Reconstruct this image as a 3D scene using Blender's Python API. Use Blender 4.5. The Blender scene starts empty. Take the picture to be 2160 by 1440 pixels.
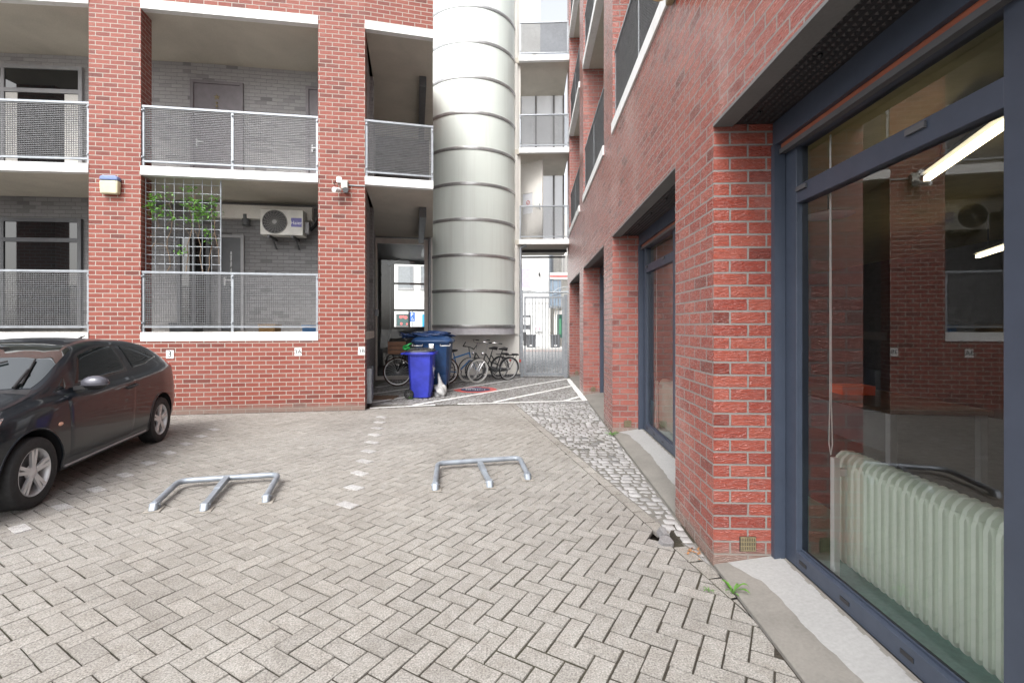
EXPOSURE, SKY, SUN = 1.45, 0.15, .65
import bpy, bmesh, math, random
from mathutils import Vector, Matrix
random.seed(7)
C = bpy.context.scene.collection
PI = math.pi
R_ = math.radians
H = 1.53            # eye height
F = 1000.0          # focal length in photo pixels, principal point (1080,688)

# ------------------------------------------------------------------ helpers
def G(px, py, z=0.0):
    d = (H - z) * F / (py - 688.0)
    return Vector(((px - 1080) / F * d, d, z))
def P(px, py, d):
    return Vector(((px - 1080) / F * d, d, H + (688 - py) / F * d))
def on(px, py, A, B):
    """point seen at (px,py) lying on the vertical plane through plan points A,B"""
    t = (px - 1080) / F
    ex, ey = B[0] - A[0], B[1] - A[1]
    k = (A[0] - t * A[1]) / (t * ey - ex)
    d = A[1] + k * ey
    return Vector((t * d, d, H + (688 - py) / F * d))
def zrot(a): return Matrix.Rotation(a, 4, 'Z')
def frame(o, x=None, y=None, z=None):
    """matrix from origin and axes"""
    m = Matrix.Identity(4)
    for i, a in enumerate((x, y, z)):
        for k in range(3): m[k][i] = a[k]
    for k in range(3): m[k][3] = o[k]
    return m

MW = {}
class MB:
    def __init__(s): s.v = []; s.f = []; s.m = []; s.col = []; s.uvo = None
    def add(s, vs, fs, M=None, mi=0, col=None):
        b = len(s.v)
        for p in vs:
            p = Vector(p)
            s.v.append(M @ p if M is not None else p)
        for f in fs:
            s.f.append([b + i for i in f]); s.m.append(mi); s.col.append(col)
    def box(s, x0, x1, y0, y1, z0, z1, M=None, mi=0):
        if x0 > x1: x0, x1 = x1, x0
        if y0 > y1: y0, y1 = y1, y0
        if z0 > z1: z0, z1 = z1, z0
        s.add([(x0,y0,z0),(x1,y0,z0),(x1,y1,z0),(x0,y1,z0),(x0,y0,z1),(x1,y0,z1),(x1,y1,z1),(x0,y1,z1)],
              [(0,3,2,1),(4,5,6,7),(0,1,5,4),(1,2,6,5),(2,3,7,6),(3,0,4,7)], M, mi)
        return s
    def prism(s, poly, z0, z1, M=None, mi=0, col=None, top=None):
        n = len(poly)
        a = sum(poly[i][0]*poly[(i+1)%n][1]-poly[(i+1)%n][0]*poly[i][1] for i in range(n))
        if a < 0: poly = list(reversed(poly)); top = list(reversed(top)) if top else None
        tp = top or poly
        s.add([(p[0],p[1],z0) for p in poly]+[(p[0],p[1],z1) for p in tp],
              [tuple(range(n-1,-1,-1)), tuple(range(n,2*n))]+[(i,(i+1)%n,n+(i+1)%n,n+i) for i in range(n)], M, mi, col)
        return s
    def bar(s, a, b, w, h=None, up=(0,0,1), M=None, mi=0):
        """rectangular bar from a to b"""
        a = Vector(a); b = Vector(b); h = h or w
        d = (b-a); L = d.length
        if L < 1e-6: return s
        d /= L; u = Vector(up)
        if abs(d.dot(u)) > .98: u = Vector((0,1,0)) if abs(d.y) < .9 else Vector((1,0,0))
        r = d.cross(u).normalized(); u = r.cross(d)
        vs = [p + r*sx*w/2 + u*sy*h/2 for p in (a,b) for sx,sy in ((-1,-1),(1,-1),(1,1),(-1,1))]
        s.add(vs, [(0,1,2,3),(7,6,5,4),(0,4,5,1),(1,5,6,2),(2,6,7,3),(3,7,4,0)], M, mi)
        return s
    def tube(s, pts, r, n=10, M=None, mi=0, closed=False, cap=True):
        pts = [Vector(p) for p in pts]; N = len(pts)
        rs = r if isinstance(r, (list,tuple)) else [r]*N
        vs = []; ref = None
        for i, p in enumerate(pts):
            if closed: d = pts[(i+1)%N]-pts[i-1]
            else: d = pts[min(i+1,N-1)]-pts[max(i-1,0)]
            d.normalize()
            if ref is None:
                ref = Vector((0,0,1)) if abs(d.z) < .9 else Vector((1,0,0))
            a = d.cross(ref).normalized(); ref = a.cross(d).normalized()
            for k in range(n):
                t = 2*PI*k/n
                vs.append(p + a*math.cos(t)*rs[i] + ref*math.sin(t)*rs[i])
        fs = []
        for i in range(N if closed else N-1):
            j = (i+1)%N
            for k in range(n):
                fs.append((i*n+k, i*n+(k+1)%n, j*n+(k+1)%n, j*n+k))
        if cap and not closed:
            fs.append(tuple(range(n-1,-1,-1))); fs.append(tuple((N-1)*n+k for k in range(n)))
        s.add(vs, fs, M, mi); return s
    def lathe(s, prof, n=32, M=None, mi=0, closed=False, a0=0, a1=2*PI):
        """prof: (r,z) about local Z"""
        full = abs(a1-a0-2*PI) < 1e-6
        cnt = n if full else n+1
        vs = [(r*math.cos(a0+(a1-a0)*k/n), r*math.sin(a0+(a1-a0)*k/n), z) for (r,z) in prof for k in range(cnt)]
        fs = []; m = len(prof)
        for i in range(m if closed else m-1):
            j = (i+1)%m
            for k in range(n):
                k2 = (k+1)%cnt
                fs.append((i*cnt+k, i*cnt+k2, j*cnt+k2, j*cnt+k))
        s.add(vs, fs, M, mi); return s
    def disc(s, c, r, n=24, M=None, mi=0, z=0):
        s.add([(c[0]+r*math.cos(2*PI*k/n), c[1]+r*math.sin(2*PI*k/n), z) for k in range(n)], [tuple(range(n))], M, mi); return s
    def quad(s, a, b, c, d, mi=0, M=None):
        s.add([a,b,c,d], [(0,1,2,3)], M, mi); return s
    def ball(s, c, r, n=10, m=7, M=None, mi=0, sq=(1,1,1)):
        prof=[(math.sin(PI*i/m), -math.cos(PI*i/m)) for i in range(m+1)]
        vs=[(c[0]+r*sq[0]*pr*math.cos(2*PI*k/n), c[1]+r*sq[1]*pr*math.sin(2*PI*k/n), c[2]+r*sq[2]*pz) for pr,pz in prof for k in range(n)]
        fs=[(i*n+k,i*n+(k+1)%n,(i+1)*n+(k+1)%n,(i+1)*n+k) for i in range(m) for k in range(n)]
        s.add(vs,fs,M,mi); return s

def mesh_from(name, mb, mats, inv=None, smooth=None, weld=False):
    me = bpy.data.meshes.new(name)
    vs = [inv @ v for v in mb.v] if inv is not None else mb.v
    me.from_pydata([tuple(v) for v in vs], [], mb.f)
    if not isinstance(mats, (list,tuple)): mats = [mats]
    for m in mats: me.materials.append(m)
    me.polygons.foreach_set('material_index', mb.m)
    uv = me.uv_layers.new(name='UVMap')
    data = [0.0]*(2*len(me.loops))
    for p in me.polygons:
        n = p.normal
        if abs(n.z) > .75:
            for li in p.loop_indices:
                c = vs[me.loops[li].vertex_index]; data[2*li] = c[0]; data[2*li+1] = c[1]
        else:
            t = Vector((-n.y, n.x, 0)); t.normalize()
            off = .1125 if abs(n.y) > abs(n.x) else 0
            for li in p.loop_indices:
                c = vs[me.loops[li].vertex_index]; data[2*li] = c[0]*t.x+c[1]*t.y+off; data[2*li+1] = c[2]
    uv.data.foreach_set('uv', data)
    if any(c is not None for c in mb.col):
        ca = me.color_attributes.new('Col', 'FLOAT_COLOR', 'CORNER')
        cd = []
        for p in me.polygons:
            c = mb.col[p.index] or (1,1,1)
            for _ in p.loop_indices: cd += [c[0],c[1],c[2],1]
        ca.data.foreach_set('color', cd)
    if weld:
        bm = bmesh.new(); bm.from_mesh(me); bmesh.ops.remove_doubles(bm, verts=bm.verts, dist=1e-5); bm.to_mesh(me); bm.free()
    if smooth:
        me.polygons.foreach_set('use_smooth', [True]*len(me.polygons))
        me.set_sharp_from_angle(angle=R_(smooth))
    me.update()
    return me

def obj(name, mb, mats, parent=None, world=False, smooth=None, bevel=0, weld=False, seg=2):
    inv = None
    if parent is not None and world: inv = MW[parent].inverted()
    me = mesh_from(name, mb, mats, inv, smooth, weld)
    o = bpy.data.objects.new(name, me); C.objects.link(o)
    if parent is not None: o.parent = parent; MW[o] = MW[parent]
    else: MW[o] = Matrix.Identity(4)
    if bevel:
        b = o.modifiers.new('b', 'BEVEL'); b.width = bevel; b.segments = seg; b.limit_method = 'ANGLE'; b.angle_limit = R_(40)
        b.harden_normals = False
    return o
def tag(o, label=None, cat=None, group=None, kind=None):
    if label: o['label'] = label
    if cat: o['category'] = cat
    if group: o['group'] = group
    if kind: o['kind'] = kind
    return o
def thing(name, label, cat, loc=(0,0,0), rz=0, group=None, M=None):
    o = bpy.data.objects.new(name, None); C.objects.link(o)
    if M is None: M = Matrix.Translation(Vector(loc)) @ zrot(rz)
    o.matrix_world = M; MW[o] = M.copy()
    o.empty_display_size = .2
    return tag(o, label, cat, group)
def struct(name, mb, m, **k):
    o = obj(name, mb, m, **k); o['kind'] = 'structure'; return o
def dup(root, M, label=None, group=None, cat=None):
    def rec(o, par):
        c = o.copy(); C.objects.link(c)
        if par is not None: c.parent = par
        for ch in o.children: rec(ch, c)
        return c
    r = rec(root, None); r.matrix_world = M; MW[r] = M.copy()
    tag(r, label, cat, group); return r
def text_mb(s, size, ext=.001, M=None, mb=None, mi=0):
    cu = bpy.data.curves.new('t', 'FONT'); cu.body = s; cu.size = size; cu.extrude = ext; cu.align_x = 'CENTER'; cu.align_y = 'CENTER'
    cu.resolution_u = 3
    o = bpy.data.objects.new('t', cu); C.objects.link(o)
    dg = bpy.context.evaluated_depsgraph_get()
    me = bpy.data.meshes.new_from_object(o.evaluated_get(dg))
    mb = mb or MB()
    mb.add([v.co.copy() for v in me.vertices], [tuple(p.vertices) for p in me.polygons], M, mi)
    bpy.data.objects.remove(o); bpy.data.curves.remove(cu); bpy.data.meshes.remove(me)
    return mb

# ------------------------------------------------------------------ materials
class N:
    def __init__(s, name):
        s.mat = bpy.data.materials.new(name); s.mat.use_nodes = True
        s.nt = s.mat.node_tree; s.nt.nodes.clear()
        s.out = s.n('ShaderNodeOutputMaterial')
    def n(s, t, **k):
        x = s.nt.nodes.new(t)
        for a, b in k.items():
            if a.startswith('i_'): x.inputs[a[2:].replace('_',' ')].default_value = b
            else: setattr(x, a, b)
        return x
    def l(s, a, b): s.nt.links.new(a, b)
    def mix(s, fac, a, b, mode='MIX'):
        m = s.n('ShaderNodeMix', data_type='RGBA', blend_type=mode)
        for sock, v in ((m.inputs[0],fac),(m.inputs[6],a),(m.inputs[7],b)):
            if hasattr(v,'is_output'): s.l(v, sock)
            elif isinstance(v,(int,float)): sock.default_value = v
            else: sock.default_value = (*v,1) if len(v)==3 else v
        return m.outputs[2]
    def math(s, op, a, b=0, clamp=False):
        m = s.n('ShaderNodeMath', operation=op, use_clamp=clamp)
        for sock, v in ((m.inputs[0],a),(m.inputs[1],b)):
            if hasattr(v,'is_output'): s.l(v, sock)
            else: sock.default_value = v
        return m.outputs[0]
    def coord(s, kind='Object', scale=(1,1,1)):
        tc = s.n('ShaderNodeTexCoord'); mp = s.n('ShaderNodeMapping'); mp.inputs['Scale'].default_value = scale
        s.l(tc.outputs[kind], mp.inputs[0]); return mp.outputs[0]
    def noise(s, vec, scale, detail=4, rough=.55, dist=0):
        x = s.n('ShaderNodeTexNoise'); x.inputs['Scale'].default_value = scale; x.inputs['Detail'].default_value = detail
        x.inputs['Roughness'].default_value = rough; x.inputs['Distortion'].default_value = dist
        s.l(vec, x.inputs['Vector']); return x.outputs['Fac']
    def ramp(s, fac, stops):
        r = s.n('ShaderNodeValToRGB'); e = r.color_ramp.elements
        e[0].position, e[0].color = stops[0][0], (*stops[0][1],1) if not isinstance(stops[0][1],(int,float)) else (stops[0][1],)*3+(1,)
        e[1].position, e[1].color = stops[-1][0], (*stops[-1][1],1) if not isinstance(stops[-1][1],(int,float)) else (stops[-1][1],)*3+(1,)
        for p, c in stops[1:-1]:
            x = e.new(p); x.color = (*c,1) if not isinstance(c,(int,float)) else (c,c,c,1)
        s.l(fac, r.inputs[0]); return r.outputs[0]
    def bsdf(s, color, rough=.6, metal=0, normal=None, spec=.5, coat=0, **k):
        b = s.n('ShaderNodeBsdfPrincipled')
        def st(nm, v):
            if hasattr(v,'is_output'): s.l(v, b.inputs[nm])
            elif nm == 'Base Color': b.inputs[nm].default_value = (*v,1)
            else: b.inputs[nm].default_value = v
        st('Base Color', color); st('Roughness', rough); st('Metallic', metal); st('Specular IOR Level', spec); st('Coat Weight', coat)
        if normal is not None: s.l(normal, b.inputs['Normal'])
        for a, v in k.items(): st(a.replace('_',' '), v)
        return b
    def bump(s, h, strength=.5, dist=.01):
        b = s.n('ShaderNodeBump'); b.inputs['Strength'].default_value = strength; b.inputs['Distance'].default_value = dist
        s.l(h, b.inputs['Height']); return b.outputs[0]
    def done(s, sh): s.l(sh.outputs[0] if hasattr(sh,'outputs') else sh, s.out.inputs[0]); return s.mat

def simple(name, col, rough=.5, metal=0, var=.12, nscale=6, bump=0, bscale=60, coat=0, spec=.5):
    m = N(name); v = m.coord()
    nz = m.noise(v, nscale, 5, .6)
    a = tuple(min(1,c*(1-var)) for c in col); b = tuple(min(1,c*(1+var)) for c in col)
    c = m.ramp(nz, [(.3,a),(.7,b)])
    r = m.math('ADD', m.math('MULTIPLY', m.math('SUBTRACT', m.noise(v, nscale*2.3, 4), .5), .25), rough, True)
    nb = m.bump(m.noise(v, bscale, 3), bump, .004) if bump else None
    return m.done(m.bsdf(c, r, metal, nb, spec, coat))

def brick(name, c1, c2, cm, bw, bh, mort, rough=.45, bark=1.0, bloom_sheen=0.0, seed=0, spec=.5, bumpd=.012):
    m = N(name); uv = m.coord('UV')
    # slight waviness so that courses are not ruler-straight
    wob = m.n('ShaderNodeTexNoise'); wob.inputs['Scale'].default_value = 3.1; wob.inputs['Detail'].default_value = 2; m.l(uv, wob.inputs['Vector'])
    wv = m.n('ShaderNodeVectorMath', operation='MULTIPLY_ADD'); m.l(wob.outputs['Color'], wv.inputs[0])
    wv.inputs[1].default_value = (.014,.005,0); m.l(uv, wv.inputs[2])
    edge = m.n('ShaderNodeTexNoise'); edge.inputs['Scale'].default_value = 60; edge.inputs['Detail'].default_value = 3; m.l(uv, edge.inputs['Vector'])
    wv2 = m.n('ShaderNodeVectorMath', operation='MULTIPLY_ADD'); m.l(edge.outputs['Color'], wv2.inputs[0])
    wv2.inputs[1].default_value = (.004,.004,0); m.l(wv.outputs[0], wv2.inputs[2])
    b = m.n('ShaderNodeTexBrick'); m.l(wv2.outputs[0], b.inputs['Vector'])
    b.offset = .5; b.squash = 1
    for k, v in (('Scale',1),('Mortar Size',mort),('Mortar Smooth',.15),('Bias',0),('Brick Width',bw),('Row Height',bh)): b.inputs[k].default_value = v
    b.inputs['Color1'].default_value = (0,0,0,1); b.inputs['Color2'].default_value = (1,1,1,1); b.inputs['Mortar'].default_value = (.5,.5,.5,1)
    tone = m.n('ShaderNodeSeparateColor'); m.l(b.outputs['Color'], tone.inputs[0])
    dk = tuple(c*.5 for c in c1)
    cb = m.ramp(tone.outputs[0], [(0,dk),(.14,c1),(.5,tuple((x+y)/2 for x,y in zip(c1,c2))),(1,c2)])
    sp = m.noise(m.coord('UV',(18,60,1)), 1, 5, .65, .6)
    cb = m.mix(m.math('MULTIPLY', sp, .55), cb, tuple(c*.55 for c in c1))
    mn = m.noise(uv, 90, 3)
    cmn = m.ramp(mn, [(.3,tuple(c*.72 for c in cm)),(.7,cm)])
    col = m.mix(b.outputs['Fac'], cb, cmn)
    if bloom_sheen:
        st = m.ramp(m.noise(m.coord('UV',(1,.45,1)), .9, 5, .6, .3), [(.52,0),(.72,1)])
        col = m.mix(m.math('MULTIPLY', st, bloom_sheen), col, (.47,.34,.31))  # pale bloom blotches; on the glazed brick they also paint in sky sheen
    # dirt splashed on the lowest courses
    sx = m.n('ShaderNodeSeparateXYZ'); m.l(uv, sx.inputs[0])
    low = m.math('MULTIPLY', m.math('SUBTRACT', 1, m.math('MULTIPLY', m.math('ADD', sx.outputs[1], m.math('MULTIPLY', m.noise(uv, 5, 4), -.12)), 9), True), .75, True)
    col = m.mix(low, col, (.2,.165,.14))
    bk = m.noise(m.coord('UV',(13,62,1)), 1, 2.5, .5, 1.3)
    ridge = m.math('ABSOLUTE', m.math('SUBTRACT', bk, .5))
    ht = m.math('MULTIPLY', m.math('SUBTRACT', 1, b.outputs['Fac']), m.math('ADD', .55, m.math('MULTIPLY', ridge, 2.6*bark)))
    ht = m.math('ADD', ht, m.math('MULTIPLY', mn, .12))
    nb = m.bump(ht, .9, bumpd)
    ro = m.math('ADD', m.math('MULTIPLY', b.outputs['Fac'], .5), m.math('ADD', rough-.12, m.math('MULTIPLY', sp, .3)), True)
    return m.done(m.bsdf(col, ro, 0, nb, spec))

def concrete(name, col, var=.22, scale=1.2, rough=.85, bump=.25):
    m = N(name); v = m.coord()
    a = m.noise(v, scale, 6, .62, .4); b = m.noise(v, 55, 4)
    c = m.ramp(a, [(.25,tuple(x*(1-var) for x in col)),(.75,tuple(min(1,x*(1+var)) for x in col))])
    c = m.mix(.35, c, m.ramp(b,[(.3,tuple(x*.75 for x in col)),(.7,tuple(min(1,x*1.2) for x in col))]))
    return m.done(m.bsdf(c, rough, 0, m.bump(b, bump, .004), .3))

def glass(name, tint=(.93,.97,.96), ior=1.5, boost=1.0):
    m = N(name)
    fr = m.n('ShaderNodeFresnel'); fr.inputs['IOR'].default_value = ior
    tr = m.n('ShaderNodeBsdfTransparent'); tr.inputs[0].default_value = (*tint,1)
    gl = m.n('ShaderNodeBsdfGlossy'); gl.inputs['Roughness'].default_value = .003; gl.inputs[0].default_value = (1,1,1,1)
    bp = m.bump(m.noise(m.coord(), .8, 1), .02, .02); m.l(bp, gl.inputs['Normal'])
    mx = m.n('ShaderNodeMixShader'); m.l(m.math('MULTIPLY', fr.outputs[0], boost, True), mx.inputs[0]); m.l(tr.outputs[0], mx.inputs[1]); m.l(gl.outputs[0], mx.inputs[2])
    return m.done(mx)

def emis(name, col, st):
    m = N(name); e = m.n('ShaderNodeEmission'); e.inputs[0].default_value = (*col,1); e.inputs[1].default_value = st
    return m.done(e)

M_ = {}
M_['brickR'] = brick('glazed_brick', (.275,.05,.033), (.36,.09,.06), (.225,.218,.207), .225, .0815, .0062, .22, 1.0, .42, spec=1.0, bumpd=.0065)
M_['brickL'] = brick('red_brick', (.225,.041,.025), (.30,.074,.047), (.44,.405,.36), .225, .0775, .0066, .5, .7, .06, bumpd=.008)
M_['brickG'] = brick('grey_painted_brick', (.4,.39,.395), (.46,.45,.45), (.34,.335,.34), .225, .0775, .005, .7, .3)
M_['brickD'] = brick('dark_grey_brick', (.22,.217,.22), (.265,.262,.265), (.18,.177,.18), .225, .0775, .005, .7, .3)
_m = N('white_coated_edge'); _v = _m.coord()
_c = _m.mix(_m.ramp(_m.noise(_m.coord('Object',(11,11,1.2)),1,5,.6),[(.5,0),(.75,.5)]), (.74,.75,.75), (.52,.51,.48)); _c = _m.mix(_m.ramp(_m.noise(_v,2.2,5),[(.45,0),(.75,.3)]), _c, (.6,.6,.58))
M_['white'] = _m.done(_m.bsdf(_c, .5))
M_['plaster'] = concrete('pale_plaster', (.72,.70,.66), .1, 1.5, .8, .1)
M_['whitewall'] = concrete('white_render', (.64,.645,.635), .05, .7, .8, .05)
M_['soffit'] = concrete('board_marked_concrete', (.50,.47,.41), .25, .9, .9, .2)
M_['sill'] = concrete('sill_concrete', (.19,.18,.165), .3, 2.5, .9, .5)
M_['galv'] = simple('galvanised_steel', (.29,.31,.335), .42, .55, .15, 14)
M_['mesh'] = simple('grating_steel', (.22,.225,.235), .5, .4, .15, 14)
M_['galvd'] = simple('weathered_zinc', (.34,.37,.40), .5, .5, .2, 14)
M_['steel'] = simple('stainless_band', (.42,.42,.42), .35, .6, .15, 9)
_m = N('enamel_panel'); _v = _m.coord(); _s = _m.noise(_m.coord('Object',(9,9,.35)), 1, 5, .6)
_c = _m.mix(_m.ramp(_s,[(.5,0),(.72,.45)]), (.76,.82,.775), (.64,.67,.63)); _c = _m.mix(_m.ramp(_m.noise(_v,1.1,4),[(.4,0),(.7,.3)]), _c, (.68,.73,.69))
M_['panel'] = _m.done(_m.bsdf(_c, _m.ramp(_m.noise(_v,2.5,4),[(.3,.28),(.7,.42)]), 0, _m.bump(_m.noise(_v,1.6,2),.06,.02), .35))
M_['navy'] = simple('blue_grey_aluminium', (.042,.054,.080), .42, 0, .08, 8)
M_['black'] = simple('black_plastic', (.018,.018,.02), .5)
M_['dark'] = simple('dark_interior', (.05,.05,.05), .8)
M_['grey'] = simple('grey_paint', (.3,.3,.31), .5)
M_['dgrey'] = simple('dark_grey_paint', (.085,.088,.095), .45)
M_['rubber'] = simple('rubber', (.022,.022,.023), .8, 0, .2, 20, .3, 120)
M_['chrome'] = simple('chrome', (.7,.7,.71), .18, 1, .05)
M_['alloy'] = simple('alloy', (.62,.62,.63), .35, .4, .06)
M_['bracket'] = simple('bracket_steel', (.26,.29,.33), .45, .3, .2, 9)
M_['cream'] = simple('cream_enamel', (.80,.86,.76), .35, 0, .05, 4)
M_['teal'] = concrete('teal_carpet', (.32,.62,.57), .2, 8, .95, .3)
M_['wood'] = simple('brown_wood', (.26,.12,.06), .5, 0, .25, 9)
M_['orange'] = simple('orange_card', (.9,.12,.03), .5, 0, .05)
M_['binb'] = simple('royal_blue_plastic', (.03,.042,.40), .42, 0, .28, 4, .15, 300)
M_['bind'] = simple('navy_blue_plastic', (.018,.06,.17), .42, 0, .28, 4, .15, 300)
M_['bag'] = simple('blue_sack', (.03,.06,.16), .25, 0, .25, 8)
M_['wbag'] = simple('translucent_sack', (.45,.45,.45), .3, 0, .15, 14)
M_['green'] = simple('green_plastic', (.03,.42,.1), .4)
M_['tile'] = concrete('pale_paver', (.66,.66,.68), .12, 6, .85, .3)
M_['blue'] = simple('blue_paint', (.03,.17,.42), .3)
M_['cyan'] = simple('cyan_door', (.03,.3,.6), .5)
M_['signblue'] = simple('sign_blue', (.03,.13,.45), .4)
M_['signwhite'] = simple('sign_white', (.8,.8,.8), .5)
M_['signblack'] = simple('sign_black', (.02,.02,.02), .5)
M_['red'] = simple('faded_red', (.5,.09,.08), .7, 0, .3, 9)
M_['brown'] = simple('brown_tyre', (.06,.03,.02), .8)
M_['whitet'] = simple('white_tyre', (.6,.6,.57), .7)
M_['brass'] = simple('brass_grille', (.3,.25,.15), .5, .3, .2, 30)
M_['paint'] = None
M_['glass'] = glass('window_glass', (.95,.98,.97), 1.5, 1.5)
M_['dglass'] = N('dark_glass'); _m = M_['dglass']; M_['dglass'] = _m.done(_m.bsdf((.012,.014,.015), .03, 0, None, .9))
_m = N('car_paint'); v_ = _m.coord(); fl = _m.noise(v_, 900, 1)
M_['paint'] = _m.done(_m.bsdf(_m.ramp(fl,[(.4,(.005,.008,.012)),(.75,(.010,.014,.020))]), .35, 0, None, .2, .5, Coat_Roughness=.02))
_m = N('car_glass'); M_['cglass'] = _m.done(_m.bsdf((.010,.014,.015), .02, 0, None, .5, 0, IOR=2.3))
_m = N('car_side_glass'); M_['sglass'] = _m.done(_m.bsdf((.010,.014,.015), .03, 0, None, .35, 0))
_m = N('frosted_glass'); _t = _m.n('ShaderNodeBsdfTranslucent'); _t.inputs[0].default_value = (.92,.93,.95,1)
_d = _m.n('ShaderNodeBsdfDiffuse'); _d.inputs[0].default_value = (.85,.86,.88,1); _x = _m.n('ShaderNodeMixShader'); _x.inputs[0].default_value = .35
_m.l(_t.outputs[0], _x.inputs[1]); _m.l(_d.outputs[0], _x.inputs[2]); M_['frost'] = _m.done(_x)
M_['tube_lamp'] = emis('lit_lamp_tube', (1,.84,.55), 3.2)
# pavers: tone carried per stone, grain procedural
def stone(name, grain, rough=.9, bumpd=.004, sc=170):
    m = N(name); v = m.coord()
    at = m.n('ShaderNodeAttribute', attribute_name='Col')
    g = m.noise(v, sc, 4, .7); big = m.noise(v, 1.1, 5, .6, .3)
    k = m.ramp(g, [(.3,1-grain),(.5,1.0),(.72,1+grain)])
    c = m.mix(1, at.outputs['Color'], k, 'MULTIPLY')
    st = m.ramp(m.noise(v, .55, 6, .62, .5), [(.34,(.84,.82,.80)),(.62,(1.04,1.035,1.02))])
    c = m.mix(1, c, st, 'MULTIPLY')
    sp = m.ramp(m.noise(v, 11, 4, .7), [(.3,(.82,.8,.78)),(.6,(1.03,1.03,1.03))])
    c = m.mix(1, c, sp, 'MULTIPLY')
    oil = m.ramp(m.noise(v, 1.7, 5, .6, .8), [(.60,0),(.72,.4)]); c = m.mix(oil, c, (.1,.092,.08))
    return m.done(m.bsdf(c, rough, 0, m.bump(g, .7, bumpd), .25))
M_['paver'] = stone('paver_concrete', .62, sc=115)
M_['cobble'] = stone('granite_sett', .28, .75, .006, 120)
_m = N('joint_soil'); v_ = _m.coord(); a_ = _m.noise(v_, 90, 5, .7); b_ = _m.noise(v_, .8, 4)
M_['joint'] = _m.done(_m.bsdf(_m.mix(_m.ramp(b_,[(.45,0),(.7,.8)]), _m.ramp(a_,[(.3,(.02,.018,.015)),(.75,(.085,.073,.058))]), (.06,.062,.035)), .95, 0, _m.bump(a_,.8,.008), .2))
_m = N('worn_road_paint'); v_ = _m.coord(); a_ = _m.noise(v_, 28, 5, .7)
_tr = _m.n('ShaderNodeBsdfTransparent'); _b = _m.bsdf((.72,.72,.71), .8); _x = _m.n('ShaderNodeMixShader')
_m.l(_m.ramp(a_,[(.33,0),(.42,1)]), _x.inputs[0]); _m.l(_tr.outputs[0], _x.inputs[1]); _m.l(_b.outputs[0], _x.inputs[2]); M_['line'] = _m.done(_x)
def leafmat(name, c):
    m = N(name); v = m.coord(); n = m.noise(v, 14, 3)
    col = m.ramp(n, [(.3,tuple(x*.6 for x in c)),(.7,tuple(x*1.4 for x in c))])
    b = m.bsdf(col, .45); t = m.n('ShaderNodeBsdfTranslucent'); m.l(col, t.inputs[0])
    x = m.n('ShaderNodeMixShader'); x.inputs[0].default_value = .3; m.l(b.outputs[0], x.inputs[1]); m.l(t.outputs[0], x.inputs[2])
    return m.done(x)
M_['leaf'] = leafmat('green_leaf', (.13,.3,.05))
M_['weed'] = leafmat('weed_leaf', (.10,.25,.035))
M_['twig'] = simple('twig', (.16,.11,.07), .8)
# ------------------------------------------------------------------ scene, camera, light
sc = bpy.context.scene
cam = bpy.data.cameras.new('camera'); co = bpy.data.objects.new('camera', cam); C.objects.link(co)
cam.sensor_width = 36; cam.lens = 36*F/2160; cam.shift_y = -32/2160; cam.clip_start = .05; cam.clip_end = 2000
co.location = (0,0,H); co.rotation_euler = (PI/2,0,0); sc.camera = co
sc.render.resolution_x = 1024; sc.render.resolution_y = 682
sc.view_settings.view_transform = 'Standard'; sc.view_settings.look = 'None'; sc.view_settings.gamma = 1
sc.view_settings.exposure = EXPOSURE
sc.cycles.use_denoising = True
try: sc.cycles.denoiser = 'OPENIMAGEDENOISE'
except Exception: pass
sc.cycles.max_bounces = 10; sc.cycles.diffuse_bounces = 7; sc.cycles.transparent_max_bounces = 12
SUN_EL, SUN_AZ = R_(49), R_(201)      # azimuth clockwise from +Y: behind the camera, from the left
w = bpy.data.worlds.new('World'); sc.world = w; w.use_nodes = True
nt = w.node_tree; nt.nodes.clear()
sky = nt.nodes.new('ShaderNodeTexSky'); sky.sky_type = 'NISHITA'; sky.sun_disc = False
sky.sun_elevation = SUN_EL; sky.sun_rotation = SUN_AZ; sky.air_density = 1.0; sky.dust_density = 4.0; sky.ozone_density = .6
hs = nt.nodes.new('ShaderNodeHueSaturation'); hs.inputs['Saturation'].default_value = .22   # cloud deck: nearly neutral sky light
bg = nt.nodes.new('ShaderNodeBackground'); bg.inputs[1].default_value = SKY
ow = nt.nodes.new('ShaderNodeOutputWorld')
nt.links.new(sky.outputs[0], hs.inputs['Color']); nt.links.new(hs.outputs[0], bg.inputs[0]); nt.links.new(bg.outputs[0], ow.inputs[0])
sl = bpy.data.lights.new('sun', 'SUN'); sl.energy = SUN; sl.angle = R_(22); sl.color = (1,.96,.9)
so = bpy.data.objects.new('sun', sl); C.objects.link(so)
dirv = Vector((math.sin(SUN_AZ)*math.cos(SUN_EL), math.cos(SUN_AZ)*math.cos(SUN_EL), math.sin(SUN_EL)))
so.rotation_euler = dirv.to_track_quat('Z','Y').to_euler(); so.location = (-4,-6,14)

# ------------------------------------------------------------------ local frames
YAW = R_(2.23)
OR = Vector((1.2877, 3.03, 0))
MR = Matrix.Translation(OR) @ zrot(-YAW)
def RW(x, y, z=0): return MR @ Vector((x, y, z))
Q0=(-10.85,7.68); Q1=(-10.05,7.74); P0=(-8.50,7.87); P1=(-7.135,7.99); P2=(-6.342,8.10); P3=(-3.493,8.54); P4=(-2.685,8.66); P5=(-1.486,8.95)
FC = [Q0,Q1,P0,P1,P2,P3,P4,P5]
E2 = Vector((-.2,.98,0)).normalized()
_A = Vector((-3.90,13.55)); EP = Vector((-3.90+2.685,13.55-8.66,0)).normalized()
def off(p, t, e=E2): return (p[0]+e.x*t, p[1]+e.y*t)
W0=(-2.43,13.9); W1=(.262,14.57)

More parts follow.
